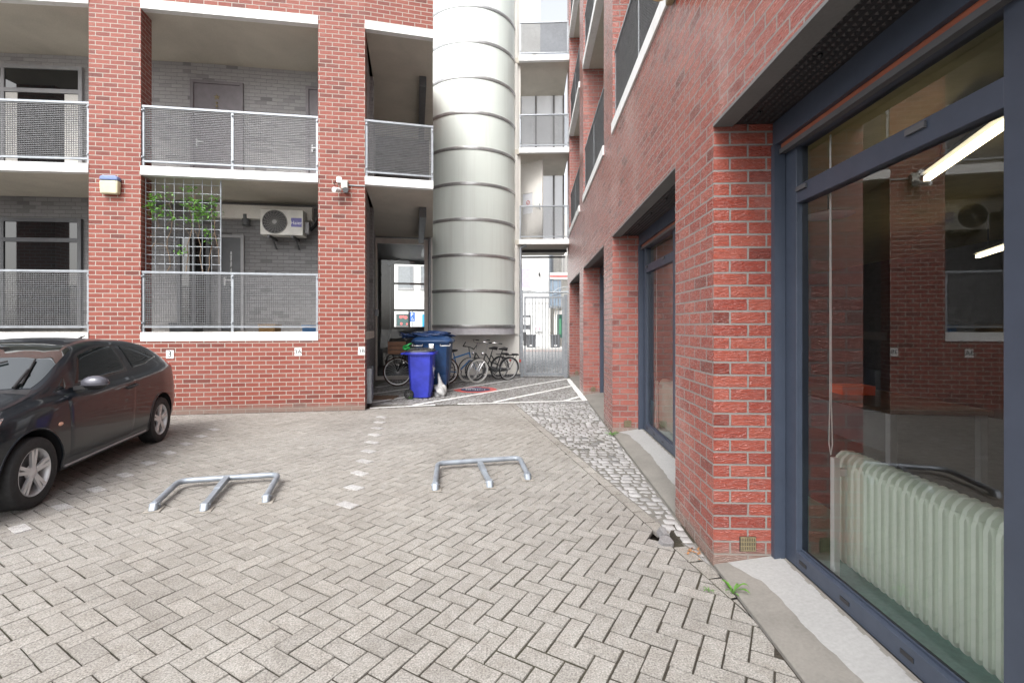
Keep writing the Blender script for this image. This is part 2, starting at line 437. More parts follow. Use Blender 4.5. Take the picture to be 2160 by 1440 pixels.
# ------------------------------------------------------------------ ground
gb = MB(); gb.quad((-300,-200,-.08),(300,-200,-.08),(300,400,-.08),(-300,400,-.08))
struct('ground', gb, concrete('asphalt', (.33,.325,.31), .15, 3))
yb = MB(); zb_ = -.0055; hx0,hx1,hy0,hy1 = .98,1.2,3.37,3.66
for a_,b_,c_,d_ in ((-14,1.75,-8,hy0),(-14,1.75,hy1,14.4),(-14,hx0,hy0,hy1),(hx1,1.75,hy0,hy1)): yb.quad((a_,c_,zb_),(b_,c_,zb_),(b_,d_,zb_),(a_,d_,zb_))
yb.quad((hx0+.03,hy0+.03,-.075),(hx1-.03,hy0+.03,-.075),(hx1-.03,hy1-.03,-.075),(hx0+.03,hy1-.03,-.075))
for p_,q_ in (((0,0),(1,0)),((1,0),(1,1)),((1,1),(0,1)),((0,1),(0,0))):
    f_ = lambda t,z,k: ((hx0+k)+(hx1-hx0-2*k)*t[0],(hy0+k)+(hy1-hy0-2*k)*t[1],z)
    yb.quad(f_(p_,zb_,0),f_(q_,zb_,0),f_(q_,-.075,.03),f_(p_,-.075,.03))
struct('yard_bedding', yb, M_['joint'])
cb_ = MB(); xb_ = lambda y: .966-.1903*(y-4.058)+.1; xf_ = lambda y: 1.2877+.0389*(y-3.03)
for y_a, y_b in ((2.3,3.36),(3.67,9.4)): cb_.quad((xb_(y_a),y_a,-.0042),(xf_(y_a),y_a,-.0042),(xf_(y_b),y_b,-.0042),(xb_(y_b),y_b,-.0042))
cb_.quad((-3.6,9.0,-.0042),(.05,9.41,-.0042),(-.2,14.2,-.0042),(-3.9,13.5,-.0042)); cb_.quad((.05,9.41,-.0042),(xf_(9.4),9.4,-.0042),(xf_(14.2),14.2,-.0042),(-.2,14.2,-.0042))
struct('sett_bedding', cb_, concrete('grit_joint',(.15,.143,.13),.35,5,.95,.5))

def clip(poly, a, b, c):
    """keep a*x+b*y<=c"""
    out = []
    for i in range(len(poly)):
        p, q = poly[i], poly[(i+1)%len(poly)]
        dp, dq = a*p[0]+b*p[1]-c, a*q[0]+b*q[1]-c
        if dp <= 0: out.append(p)
        if (dp < 0) != (dq < 0) and abs(dp-dq) > 1e-9:
            t = dp/(dp-dq); out.append((p[0]+t*(q[0]-p[0]), p[1]+t*(q[1]-p[1])))
    return out
def inset(poly, d):
    c = (sum(p[0] for p in poly)/len(poly), sum(p[1] for p in poly)/len(poly))
    out = []
    for p in poly:
        v = Vector((c[0]-p[0], c[1]-p[1])); L = v.length
        out.append((p[0]+v.x/L*min(d*1.4,L*.4), p[1]+v.y/L*min(d*1.4,L*.4)))
    return out
def area(p): return abs(sum(p[i][0]*p[(i+1)%len(p)][1]-p[(i+1)%len(p)][0]*p[i][1] for i in range(len(p))))/2
# border course line: x = BX - .1903*(y-4.058)
def border(y): return .966-.1903*(y-4.058)
FARA, FARB = (-2.675,8.80), (.065,9.42)
fs = (FARB[1]-FARA[1])/(FARB[0]-FARA[0])
ta = R_(-30.5); ca, sa = math.cos(ta), math.sin(ta)
rects = []
Wd, Ln = .1035, .207
for i in range(-150,150):
    for j in range(-150,150):
        m = (i-j)%4
        if m == 0: r = (i,j,i+2,j+1)
        elif m == 3: r = (i,j,i+1,j+2)
        else: continue
        cx, cy = (r[0]+r[2])/2*Wd, (r[1]+r[3])/2*Wd
        x, y = cx*ca-cy*sa, cx*sa+cy*ca+4
        if not (-9.6 < x < 1.9 and .2 < y < 9.6): continue
        rects.append((r, x, y, m))
whites = []
for n in range(10): whites.append((-1.408-.2*.437*n, 4.058+.437*n))
for n in range(9): whites.append((-3.72-.2*.43*n, 3.583+.43*n))
wid = set()
pv = MB(); pw = MB()
rnd = random.Random(3)
for k, (r, x, y, m) in enumerate(rects):
    # distance beyond far edge, border, facade
    g = .0014+.0008*rnd.random() + .002*max(0,min(1,(x+1.6)/1.2))*max(0,min(1,(4.6-y)/1.0))
    jx, jy, ja = rnd.uniform(-.0018,.0018), rnd.uniform(-.0018,.0018), rnd.uniform(-.009,.009)
    cx, cy = (r[0]+r[2])/2*Wd, (r[1]+r[3])/2*Wd
    poly = []
    gy = g+.0012
    for sx, sy in ((r[0]*Wd+g,r[1]*Wd+gy),(r[2]*Wd-g,r[1]*Wd+gy),(r[2]*Wd-g,r[3]*Wd-gy),(r[0]*Wd+g,r[3]*Wd-gy)):
        dx, dy = sx-cx, sy-cy
        dx, dy = dx-ja*dy+jx, dy+ja*dx+jy
        px_, py_ = cx+dx, cy+dy
        poly.append((px_*ca-py_*sa, px_*sa+py_*ca+4))
    poly = clip(poly, 1, .1903, .966+.1903*4.058-.004)                # border course
    if len(poly) >= 3: poly = clip(poly, 1, -.0389, 1.2877-.0389*3.03-.004-(0 if y < 3.4 else .0))
    if len(poly) >= 3 and y > 7:
        if x < FARA[0]-.05: # follow the facade polyline
            for a, b in zip(FC[:-2], FC[1:-1]):
                if a[0]-.12 < x < b[0]+.12 and len(poly) >= 3:
                    s_ = (b[1]-a[1])/(b[0]-a[0]); poly = clip(poly, -s_, 1, a[1]-s_*a[0]-.012)
        else: poly = clip(poly, -fs, 1, FARA[1]-fs*FARA[0]-.004)
    if len(poly) < 3 or area(poly) < .0012: continue
    if (x-1.05)**2+(y-3.49)**2 < .0045: continue
    dz = rnd.uniform(-.0015,.0015) - .02*math.exp(-((x-.5)**2+(y-3.0)**2)/.5)*0
    if k in wid: t = rnd.uniform(.38,.44); col = (t,t,t*1.03); tgt = pw
    else:
        t = rnd.gauss(.29,.012)
        warm = .5+.5*math.sin(x*1.3+.7)*math.cos(y*.9)
        col = (t*(1.0+.01*warm), t*(.972), t*(.93-.02*warm)); tgt = pv
    if k in wid: ip = inset(poly,.003)
    else: ip = inset(poly,.0026)
    dk_ = tuple(c*.5 for c in col); tgt.prism(poly, -.026, -.005+dz, col=dk_)
    # chamfered top
    n_ = len(poly); b_ = len(tgt.v)
    a_ = sum(poly[q][0]*poly[(q+1)%n_][1]-poly[(q+1)%n_][0]*poly[q][1] for q in range(n_))
    if a_ < 0: poly = poly[::-1]; ip = ip[::-1]
    tx, ty = rnd.uniform(-.008,.008), rnd.uniform(-.008,.008)
    tgt.f.pop(len(tgt.f)-n_-1); tgt.m.pop(); tgt.col.pop(len(tgt.col)-n_-1)
    tgt.add([(p[0],p[1],-.005+dz) for p in poly]+[(p[0],p[1],dz+tx*(p[0]-x)+ty*(p[1]-y)) for p in ip],
            [tuple(range(n_,2*n_))], col=col)
    tgt.add([(p[0],p[1],-.005+dz) for p in poly]+[(p[0],p[1],dz+tx*(p[0]-x)+ty*(p[1]-y)) for p in ip],
            [(q,(q+1)%n_,n_+(q+1)%n_,n_+q) for q in range(n_)], col=tuple(c*.74 for c in col))
for wx, wy in whites:
    t = rnd.uniform(.36,.44); a_ = ta+rnd.uniform(-.03,.03); c_, s_ = math.cos(a_), math.sin(a_)
    q = [(wx+u*c_-v*s_, wy+u*s_+v*c_) for u,v in ((-.097,-.047),(.097,-.047),(.097,.047),(-.097,.047))]
    pw.prism(q, -.02, .0062, col=(t,t,t*1.02), top=inset(q,.003))
# border course of single pavers
yy = 2.05
bd = Vector((-.1903,1)).normalized(); bn = Vector((bd.y,-bd.x))
while yy < 9.42:
    L = .205
    a = Vector((border(yy)+.004, yy)); b = a+bd*L
    poly = [(a.x,a.y),(a.x+bn.x*.098,a.y+bn.y*.098),(b.x+bn.x*.098,b.y+bn.y*.098),(b.x,b.y)]
    poly = clip(poly, 1, -.0389, 1.2877-.0389*3.03-.006)
    if len(poly) >= 3 and area(poly) > .001 and not (3.32 < (a.y+b.y)/2 < 3.5):
        t = rnd.gauss(.29,.02); yl = rnd.random() < .25 and yy < 3.6
        pv.prism(poly, -.03, rnd.uniform(-.003,.001), col=(t,t*.96,t*(.78 if yl else .9)), top=inset(poly,.005))
    yy += (L+.006)*bd.y
struct('paved_yard', pv, M_['paver'])
struct('pale_marker_pavers', pw, M_['paver'])

# granite setts
cb = MB(); holes = []
def infar(x, y): return y > FARA[1]+fs*(x-FARA[0])+.02
row = 0; yy = -1.2
while yy < 11.35:
    rh = rnd.uniform(.088,.112); xx = -5.2 + rnd.uniform(0,.1)
    while xx < .46:
        wx = rnd.uniform(.085,.125)
        c = RW(xx+wx/2, yy+rh/2)
        x, y = c.x, c.y
        okk = False
        if x > border(y)+.09 and not infar(x,y): okk = xx < -.02
        elif infar(x, y) and y > 8.8:
            s_ = (y-8.66)/EP.y
            okk = x > -2.685+EP.x*s_+.05 and y < W0[1]+(x-W0[0])*.2489-.04
            if y > 14.1 and x > .2: okk = False
            if xx+wx > .0: okk = False
        if okk and (x-1.10)**2/.011+(y-3.52)**2/.02 > 1:
            near = y < 9.3
            j = .009
            pts = []
            for ux, uy in ((.12,0),(.88,0),(1,.12),(1,.88),(.88,1),(.12,1),(0,.88),(0,.12)):
                q = RW(xx+.002+(wx-.004)*ux+rnd.uniform(-j,j)*.45, yy+.002+(rh-.004)*uy+rnd.uniform(-j,j)*.45)
                pts.append((q.x,q.y))
            if near:
                q_ = clip(pts, -1, -.1903, -(.966+.1903*4.058+.112)); q_ = clip(q_, 1, -.0389, 1.2877-.0389*3.03-.012) if len(q_) > 2 else q_
                if len(q_) < 3 or area(q_) < .0012: xx += wx; continue
                pts = q_
            nn = len(pts)
            t = rnd.gauss(.35 if near else .27,.03)
            if near and rnd.random() < .06: t *= .5
            dz = rnd.uniform(-.006,.004)
            cl = (t*.98,t*.98,t*1.0)
            cb.prism(pts, -.03, dz-.008, col=cl, top=inset(pts,.002))
            cb.add([(p[0],p[1],dz-.0081) for p in inset(pts,.0022)]+[(p[0],p[1],dz+rnd.uniform(-.002,.002)) for p in inset(pts,.009)]+[(sum(p[0] for p in pts)/nn,sum(p[1] for p in pts)/nn,dz+.003)],
                   [(q,(q+1)%nn,nn+(q+1)%nn,nn+q) for q in range(nn)]+[(nn+q,nn+(q+1)%nn,2*nn) for q in range(nn)], col=cl)
        xx += wx
    yy += rh; row += 1
struct('cobbled_strip', cb, M_['cobble'], smooth=50)

# painted hatch lines, worn
ln = MB()
def pline(a, b, wd):
    A, B = G(*a), G(*b); d = (B-A); L = d.length; d /= L; n = Vector((-d.y,d.x,0)); k = max(2,int(L/.12))
    prev = None
    for i in range(k+1):
        p = A + d*L*i/k; wd_2 = wd*.62; w1 = wd_2+rnd.uniform(-.008,.008); w2 = wd_2+rnd.uniform(-.008,.008)
        z = .0075
        cur = ((p+n*w1).x,(p+n*w1).y,z),((p-n*w2).x,(p-n*w2).y,z)
        if prev: ln.quad(prev[0],prev[1],cur[1],cur[0])
        prev = cur
for a, b, wd in (((780,861),(918,854.5),.085),((965,852.5),(1233,845),.085),((872,855),(1197,799),.085),((1042,848.5),(1206,814),.085),
                 ((1198,799),(1234,845),.1),((1190,846),(1222,837),.08),((783,849.5),(1104,797.5),.075),((785,831),(984,802.5),.07),((793,817),(870,806),.07)):
    pline(a, b, wd)
struct('painted_hatch_lines', ln, M_['line'])
# street beyond the gate
st = MB(); st.quad((-20,14.45,-.012),(20,14.45,-.012),(20,31,-.012),(-20,31,-.012))
vm = N('street_setts'); vv = vm.coord(); vo = vm.n('ShaderNodeTexVoronoi'); vo.feature='DISTANCE_TO_EDGE'; vo.inputs['Scale'].default_value = 8; vm.l(vv, vo.inputs['Vector'])
vc = vm.n('ShaderNodeTexVoronoi'); vc.inputs['Scale'].default_value = 8; vm.l(vv, vc.inputs['Vector'])
cc_ = vm.mix(vm.ramp(vo.outputs['Distance'],[(.02,1),(.09,0)]), vm.ramp(vm.noise(vc.outputs['Color'],2),[(.3,(.27,.27,.27)),(.7,(.42,.42,.42))]), (.1,.1,.1))
struct('street', st, vm.done(vm.bsdf(cc_, .85)))
pvm = MB(); pvm.box(-25,25,31,34.2,-.2,.1); struct('pavement', pvm, concrete('pavement_slabs',(.55,.54,.52),.12,2))
rl = MB(); rl.quad((-20,28.6,-.006),(20,28.6,-.006),(20,30.9,-.006),(-20,30.9,-.006)); struct('red_cycle_path', rl, concrete('red_asphalt',(.32,.27,.255),.12,3))

# ------------------------------------------------------------------ railings
def railing(parent, a, b, z0, z1, world, split=True, low=.0):
    a = Vector((a[0],a[1],0)); b = Vector((b[0],b[1],0)); d = (b-a); L = d.length; d /= L; n = Vector((-d.y,d.x,0))
    m = MB(); Z = Vector((0,0,1))
    m.bar(a+Z*z1, b+Z*z1, .05, .035); m.bar(a+Z*z0, b+Z*z0, .04, .03)
    posts = [.02, L-.02] + ([L/2] if split else [])
    for t in posts: m.bar(a+d*t+Z*(z0-low), a+d*t+Z*z1, .03, .04, up=d)
    for t in posts:
        for z in (z0+.07, z1-.07): m.box(-.012,.012,-.012,.012,-.012,.012, Matrix.Translation(a+d*t-n*.03+Z*z))
    o = obj('railing', m, M_['galv'], parent, world)
    segs = [(.045,L/2-.025),(L/2+.025,L-.045)] if split else [(.045,L-.045)]
    for s0, s1 in segs:
        g = MB(); k = int((z1-z0-.06)/.031)
        for i in range(k+1):
            z = z0+.035+i*(z1-z0-.07)/k
            g.bar(a+d*s0+Z*z, a+d*s1+Z*z, .026, .006)
        k = int((s1-s0)/.036)
        for i in range(k+1):
            t = s0+(s1-s0)*i/k
            g.bar(a+d*t+n*.004+Z*(z0+.03), a+d*t+n*.004+Z*(z1-.03), .0024, .010, up=n)
        obj('mesh_panel', g, M_['mesh'], o, world)
    return o

# ------------------------------------------------------------------ left apartment block
LB = thing('apartment_building', 'red brick apartment block with open walkways and white floor edges, left of the yard', 'building', (P4[0],P4[1],0))
F1b,F1t,F2b,F2t,F0b,F0t = 4.117,4.27,6.957,7.11,1.275,1.43
TOP = 8.5
def wallseg(mb, a, b, z0, z1, th=.34, e=E2):
    ao, bo_ = off(a,th,e), off(b,th,e)
    mb.prism([a,b,bo_,ao], z0, z1)
wl = MB()
for a, b in zip(FC[:-2], FC[1:-1]): wallseg(wl, a, b, 0, F0b, .34)         # plinth wall
obj('base_wall', wl, M_['brickL'], LB, True)
for a, b in ((Q0,Q1),(P1,P2),(P3,P4)):
    m = MB(); wallseg(m, a, b, F0b, F2b+.001, .34); obj('brick_pillar', m, M_['brickL'], LB, True)
m = MB()
for a, b in ((Q0,Q1),(P1,P2),(P3,P4)): wallseg(m, a, b, F2b+.001, F2t, .34)
for a, b in zip(FC[:-1], FC[1:]): wallseg(m, a, b, F2t, TOP, .34)
obj('upper_wall', m, M_['brickL'], LB, True)
m = MB()
for a, b in zip(FC[:-1], FC[1:]): wallseg(m, off(a,-.05), off(b,-.05), TOP, TOP+.12, 9)
obj('roof', m, M_['galvd'], LB, True)
for (A, B) in (((Q1),(P1)),((P2),(P3)),((P4),(P5))):
    for zb, zt in ((F0b,F0t),(F1b,F1t),(F2b,F2t)):
        if zb == F0b and A is P4: continue
        m = MB()
        chain = [A,P0,B] if A is Q1 else [A,B]
        for a, b in zip(chain[:-1], chain[1:]): wallseg(m, off(a,-.015), off(b,-.015), zb, zt, .12)
        obj('floor_edge', m, M_['white'], LB, True)
# floor slabs with concrete undersides; walkway depth 1.7 m, deep lobby over the passage
DEP = 1.7
for zb, zt in ((F0b,F0t),(F1b,F1t),(F2b,F2t)):
    m = MB()
    ch = [Q0,Q1,P0,P1,P2,P3,P4]
    for a, b in zip(ch[:-1], ch[1:]):
        a2, b2 = off(a,.11), off(b,.11); m.prism([a2,b2,off(b,DEP+.3),off(a,DEP+.3)], zb+.004, zt-.004)
    if zb != F0b: m.prism([off(P4,.11),off(P5,.11),(-2.33,13.93),(-4.05,13.65),(-4.05,13.4),off(P4,.3,EP)], zb+.004, zt-.004)
    obj('floor_slab', m, M_['soffit'], LB, True)
BA, BB = off(Q0,DEP), off(P4,DEP)
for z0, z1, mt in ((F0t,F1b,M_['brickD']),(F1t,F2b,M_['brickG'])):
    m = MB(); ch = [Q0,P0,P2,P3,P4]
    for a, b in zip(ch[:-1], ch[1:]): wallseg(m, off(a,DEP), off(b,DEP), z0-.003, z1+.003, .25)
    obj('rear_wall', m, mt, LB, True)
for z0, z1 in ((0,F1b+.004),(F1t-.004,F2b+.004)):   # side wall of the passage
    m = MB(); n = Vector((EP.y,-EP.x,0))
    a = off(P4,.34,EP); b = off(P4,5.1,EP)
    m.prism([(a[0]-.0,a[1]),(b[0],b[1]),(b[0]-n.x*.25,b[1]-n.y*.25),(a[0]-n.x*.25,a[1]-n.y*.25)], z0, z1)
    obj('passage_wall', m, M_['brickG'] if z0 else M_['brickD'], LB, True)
m = MB(); m.prism([(-4.0,13.50),(-2.34,13.88),(-2.37,13.98),(-4.03,13.60)],F1t,F2b+.003); obj('lobby_rear_wall', m, M_['brickD'], LB, True)
m = MB()
a = off(P5,.0); n = Vector((E2.y,-E2.x,0))
m.prism([off(P5,.34),off(P5,5.3),(off(P5,5.3)[0]-n.x*.2,off(P5,5.3)[1]),(off(P5,.34)[0]-n.x*.2,off(P5,.34)[1])], F2t, TOP)
obj('end_wall', m, M_['brickL'], LB, True)
for zb in (F1b,F2b):   # downstand beam with service duct
    a = Vector((-1.936,10.3,0)); b = a+E2*3.3; m = MB()
    m.bar(a+Vector((0,0,zb-.11)), b+Vector((0,0,zb-.11)), .15, .22)
    obj('service_duct', m, M_['dgrey'], LB, True)
# railings
for z in (F0t, F1t):
    railing(LB, off(Q1,.04), off(P1,.04), z+.09, z+1.03, True, True, .09)
    railing(LB, off(P2,.04), off(P3,.04), z+.09, z+1.03, True, True, .09)
railing(LB, off(P4,.04), off(P5,.04), F1t+.09, F1t+1.03, True, False, .09)
# doors and windows on the rear walls
def rear(px, A=None, B=None):
    # plan point on the rear wall seen at px
    ch = [off(q,DEP) for q in (Q0,P0,P2,P3,P4)]
    best = None
    for a, b in zip(ch[:-1], ch[1:]):
        p = on(px, 688, a, b)
        if a[0]-.001 <= p.x <= b[0]+.001: best = (p, a, b)
    return best
def rear_frame(px):
    p, a, b = rear(px); d = Vector((b[0]-a[0], b[1]-a[1],0)).normalized()
    return frame((p.x,p.y,0), d, Vector((-d.y,d.x,0)), Vector((0,0,1))), p.y
def door(px0, px1, zf, h, glassy=False, mat_=None, lab=None, leafm=None):
    Ma, d0 = rear_frame(px0); p1 = rear(px1)[0]; p0 = rear(px0)[0]; w_ = (p1-p0).length
    m = MB(); t = .06
    m.box(0,t,-.05,.0,zf,zf+h,Ma); m.box(w_-t,w_,-.05,0,zf,zf+h,Ma); m.box(t,w_-t,-.05,0,zf+h-t,zf+h,Ma)
    o = obj('door', m, mat_ or M_['grey'], LB, True)
    l = MB(); l.box(t+.003,w_-t-.003,-.025,-.002,zf+.02,zf+h-t-.003,Ma)
    if glassy:
        lo = obj('leaf', l, leafm or M_['dgrey'], o, True)
        g = MB(); g.box(t+.17,w_-t-.17,-.032,-.026,zf+.9,zf+h-.35,Ma); obj('pane', g, M_['dglass'], o, True)
    else: lo = obj('leaf', l, leafm or M_['grey'], o, True)
    hd = MB(); hd.box(t+.06,t+.09,-.07,-.025,zf+.95,zf+1.12,Ma); hd.bar(Ma@Vector((t+.075,-.07,zf+1.05)), Ma@Vector((t+.2,-.07,zf+1.05)), .02)
    obj('handle', hd, M_['alloy'], o, True)
    return o, Ma, w_
lil = simple('lilac_grey_door', (.22,.2,.215), .5)
d1, Md, wd1 = door(403, 514, F1t, 2.33, False, lil, leafm=lil)
star = MB()
pts = []
for k in range(10):
    r = .07 if k%2==0 else .03; pts.append((r*math.sin(PI*k/5), r*math.cos(PI*k/5)))
star.add([(wd1/2+x,-.035,F1t+2.0+y) for x,y in pts]+[(wd1/2,-.05,F1t+2.0)], [(k,(k+1)%10,10) for k in range(10)], Md)
for k in range(3): star.ball((wd1/2,-.035,F1t+1.88-.07*k),.025,8,5,Md)
so_ = obj('door_ornament', star, M_['brass']); tag(so_, 'small pale star hanging on the lilac-grey upper walkway door', 'ornament')
door(646, 700, F1t, 2.36, False, lil, leafm=lil)
door(462, 516, F0t, 2.0, True, M_['grey'], leafm=M_['dgrey'])
def window(px0, px1, z0, z1, bars=(), vb=(), mat_=None, glassm=None):
    Ma, d0 = rear_frame(px0); p0 = rear(px0)[0]; p1 = rear(px1)[0]; w_ = (p1-p0).length; t = .07
    m = MB(); m.box(0,t,-.06,0,z0,z1,Ma); m.box(w_-t,w_,-.06,0,z0,z1,Ma); m.box(t,w_-t,-.06,0,z0,z0+t,Ma); m.box(t,w_-t,-.06,0,z1-t,z1,Ma)
    for z in bars: m.box(t,w_-t,-.055,0,z-.04,z+.04,Ma)
    for x in vb: m.box(x*w_-.03,x*w_+.03,-.05,0,z0+t,z1-t,Ma)
    o = obj('window', m, mat_ or M_['grey'], LB, True)
    g = MB(); g.box(t,w_-t,-.03,-.004,z0+t,z1-t,Ma); obj('pane', g, glassm or M_['dglass'], o, True)
    return o, Ma, w_
window(-100, 176, F0t+.05, F0t+2.25, (F0t+1.82,), (.39,), M_['dgrey'])
wo1, Mw1, ww1 = window(-100, 178, F1t+.35, F1t+2.45, (F1t+1.95,), (.39,), M_['grey'])
for x0, x1 in ((.41,.5),(.86,.97)):
    m = MB(); m.box(x0*ww1,x1*ww1,-.036,-.031,F1t+.43,F1t+1.9,Mw1); obj('side_panel', m, M_['plaster'], wo1, True)
window(376, 446, F0t+.1, F0t+2.0, (), (.5,), M_['dgrey'])
# pale beam along the rear wall
Mb2, _ = rear_frame(463); p1 = rear(662)[0]; wB = (p1-rear(463)[0]).length
m = MB(); m.box(0,wB,-.16,-.001,F0t+2.33,F0t+2.6,Mb2); obj('beam', m, M_['plaster'], LB, True)
# house number plates
for s, px, py in (('3',359,747),('3A',629,742),('3B',763,740)):
    a, b = [(a,b) for a,b in zip(FC[:-1],FC[1:]) if a[0] <= on(px,py,a,b).x <= b[0]][0]
    p = on(px, py, a, b); d = Vector((b[0]-a[0],b[1]-a[1],0)).normalized(); nrm = Vector((d.y,-d.x,0))
    Mn = frame(p, d, Vector((0,0,1)), nrm)
    t = thing('house_number_plate', {'3':'white house number plate reading 3 on the brick wall above the car','3A':'white house number plate reading 3A below the middle of the white ledge','3B':'white house number plate reading 3B at the brick corner beside the passage'}[s], 'number plate', M=Mn, group='house number plates')
    m = MB(); m.box(-.06,.06,-.07,.07,.002,.012); obj('plate', m, M_['signwhite'], t, bevel=.003)
    obj('digits', text_mb(s, .15 if len(s)==1 else .105, .0025, Matrix.Translation((0,-.0,.014))), M_['signblack'], t)
# alarm box
def facade(px, py, pr=0.0):
    a, b = [(a,b) for a,b in zip(FC[:-1],FC[1:]) if a[0]-.01 <= on(px,py,a,b).x <= b[0]+.01][0]
    p = on(px, py, a, b); d = Vector((b[0]-a[0],b[1]-a[1],0)).normalized(); nrm = Vector((d.y,-d.x,0))
    return frame(p+nrm*pr, d, Vector((0,0,1)), nrm)
t = thing('alarm_siren', 'cream alarm siren box with faded blue top on the left brick pillar', 'alarm box', M=facade(237,393))
m = MB(); m.prism([(-.135,-.15),(.135,-.15),(.145,.03),(.145,.075),(-.145,.075),(-.145,.03)], .002, .1); obj('housing', m, simple('yellowed_plastic',(.55,.52,.36),.5), t, bevel=.025, seg=3)
m = MB(); m.prism([(-.145,.078),(.145,.078),(.135,.14),(.09,.16),(-.09,.16),(-.135,.14)], .002, .105); obj('cover', m, simple('faded_blue_plastic',(.16,.22,.42),.5), t, bevel=.02, seg=3)
# security camera and sensor on the pillar by the passage
t = thing('security_camera', 'white security camera with junction box on the brick pillar by the passage', 'camera', M=facade(723,393))
m = MB(); m.box(-.1,-.01,.05,.15,.002,.06); obj('junction_box', m, M_['signwhite'], t, bevel=.006)
m = MB(); m.box(-.015,.1,-.06,.09,.002,.09); obj('bracket', m, simple('greyed_white_plastic',(.5,.5,.46),.5), t, bevel=.008)
m = MB(); m.tube([(-.05,-.09,.06),(-.11,-.12,.2)],[.042,.045],14); m.tube([(-.03,-.08,.03),(-.05,-.09,.06)],.02); obj('lens_barrel', m, M_['signwhite'], t, smooth=40)
m = MB(); m.tube([(.06,-.09,.06),(.07,-.1,.13)],[.05,.05],14); obj('sensor', m, M_['dgrey'], t, smooth=40)
m = MB(); m.tube([(.1,.02,.012),(.4,.015,.012)],.009,6); obj('cable', m, M_['galv'], t)
m = MB(); m.tube([(-.1,.1,.01),(-.16,.05,.01),(-.12,0,.01)],.006,6); obj('cable', m, M_['black'], t)
# air conditioner
Ma, da = rear_frame(548); wA = (rear(634)[0]-rear(548)[0]).length; zA1 = H+(688-441)/1000*da; zA0 = H+(688-494)/1000*(da-.2)
xA = (Ma.inverted() @ P(548,470,da-.46)).x; wA = (86/1000)*(da-.46)*1.0; zA1 = H+(688-441)/1000*(da-.4); zA0 = H+(688-494)/1000*(da-.46)
t = thing('air_conditioner', 'off-white outdoor air conditioner unit hanging on the dark rear wall of the lower walkway', 'air conditioner', M=Ma@Matrix.Translation((xA,-.18,0)))
m = MB(); m.box(0,wA,-.3,0,zA0,zA1); obj('housing', m, simple('offwhite_casing',(.62,.61,.57),.5), t, bevel=.012)
zc = (zA0+zA1)/2; rF = (zA1-zA0)*.43
Mf = frame((wA*.34,-.306,zc),(1,0,0),(0,0,1),(0,-1,0))
m = MB(); m.disc((0,0),rF*1.03,36,Mf,0,.0005); obj('fan_recess', m, M_['black'], t)
m = MB()
for k in range(7):
    r = rF*(.2+.135*k); m.tube([(r*math.cos(2*PI*j/28), r*math.sin(2*PI*j/28),.012) for j in range(28)],.0035,4,Mf,closed=True)
for k in range(20):
    a = 2*PI*k/20; m.tube([(rF*.18*math.cos(a+.5),rF*.18*math.sin(a+.5),.014),(rF*.6*math.cos(a+.2),rF*.6*math.sin(a+.2),.014),(rF*math.cos(a),rF*math.sin(a),.012)],.004,4,Mf)
m.lathe([(rF,.0),(rF*1.05,.014),(rF*1.08,0)],36,Mf); m.disc((0,0),rF*.2,20,Mf,0,.015)
obj('fan_grille', m, simple('grille_grey',(.28,.28,.27),.5), t)
m = MB(); m.box(wA*.72,wA*.97,-.303,-.3005,zc+.0,zc+.09); m.box(wA*.72,wA*.97,-.303,-.3005,zc-.09,zc-.0); lo = obj('badge', m, simple('badge_violet',(.1,.09,.32),.4), t)
obj('lettering', text_mb('Haier', .1, .001, frame((wA*.845,-.305,zc-.01),(1,0,0),(0,0,1),(0,-1,0))), M_['signwhite'], t)
m = MB()
for x in (.2*wA,.75*wA):
    m = MB(); m.bar((x,-.32,zA0-.03),(x,.17,zA0-.03),.04,.05); m.bar((x,-.12,zA0-.03),(x,.17,zA0-.22),.025)
    obj('bracket', m, M_['dgrey'], t)
m = MB(); m.box(wA+.002,wA+.09,-.2,-.05,zA0+.06,zA0+.3); obj('valve_cover', m, M_['grey'], t, bevel=.02)
m = MB(); m.tube([(wA+.09,-.1,zA0+.15),(wA+.17,-.05,zA0+.25),(wA+.2,.1,zA1-.12),(wA+.2,.15,zA1-.05)],.035,8); obj('pipe', m, M_['black'], t, smooth=60)
# wall spotlight beside it
Ms, ds = rear_frame(523); t = thing('wall_spotlight', 'dark wall spotlight between the pale beam and the lower walkway door', 'lamp', M=Ms@Matrix.Translation((0,0,H+.225*ds)))
m = MB(); m.box(-.05,.05,-.06,-.002,.06,.14); obj('mount', m, M_['black'], t); m = MB(); m.tube([(0,-.1,.08),(0,-.1,-.14)],[.07,.075],14); obj('shade', m, M_['dgrey'], t, smooth=40)
# trellis with climber
def trel(px, py): 
    p = on(px, py, P2, P3); return p
Tt = frame((trel(300,577).x,trel(300,577).y,0), Vector((P3[0]-P2[0],P3[1]-P2[1],0)).normalized(), Vector((-(P3[1]-P2[1]),P3[0]-P2[0],0)).normalized(), Vector((0,0,1)))
Tt = Tt @ Matrix.Translation((0,.1,0))
t = thing('trellis', 'galvanised wire trellis standing on the lower railing beside the left pillar', 'trellis', M=Tt)
zt0, zt1 = F0t+1.0, 4.1; wT = 1.2; m = MB()
for k in range(9): m.tube([(wT*k/8,0,zt0),(wT*k/8,0,zt1)],.0055 if k<8 else .012,6)
for k in range(11): m.tube([(0,.008,zt0+.03+(zt1-zt0-.12)*k/10),(wT,.008,zt0+.03+(zt1-zt0-.12)*k/10)],.005,6)
obj('wire_grid', m, M_['galvd'], t)
t = thing('climbing_plant', 'green climbing plant with glossy leaves threaded through the wire trellis', 'plant', M=Tt)
st_ = MB(); lv = MB(); rl_ = random.Random(11)
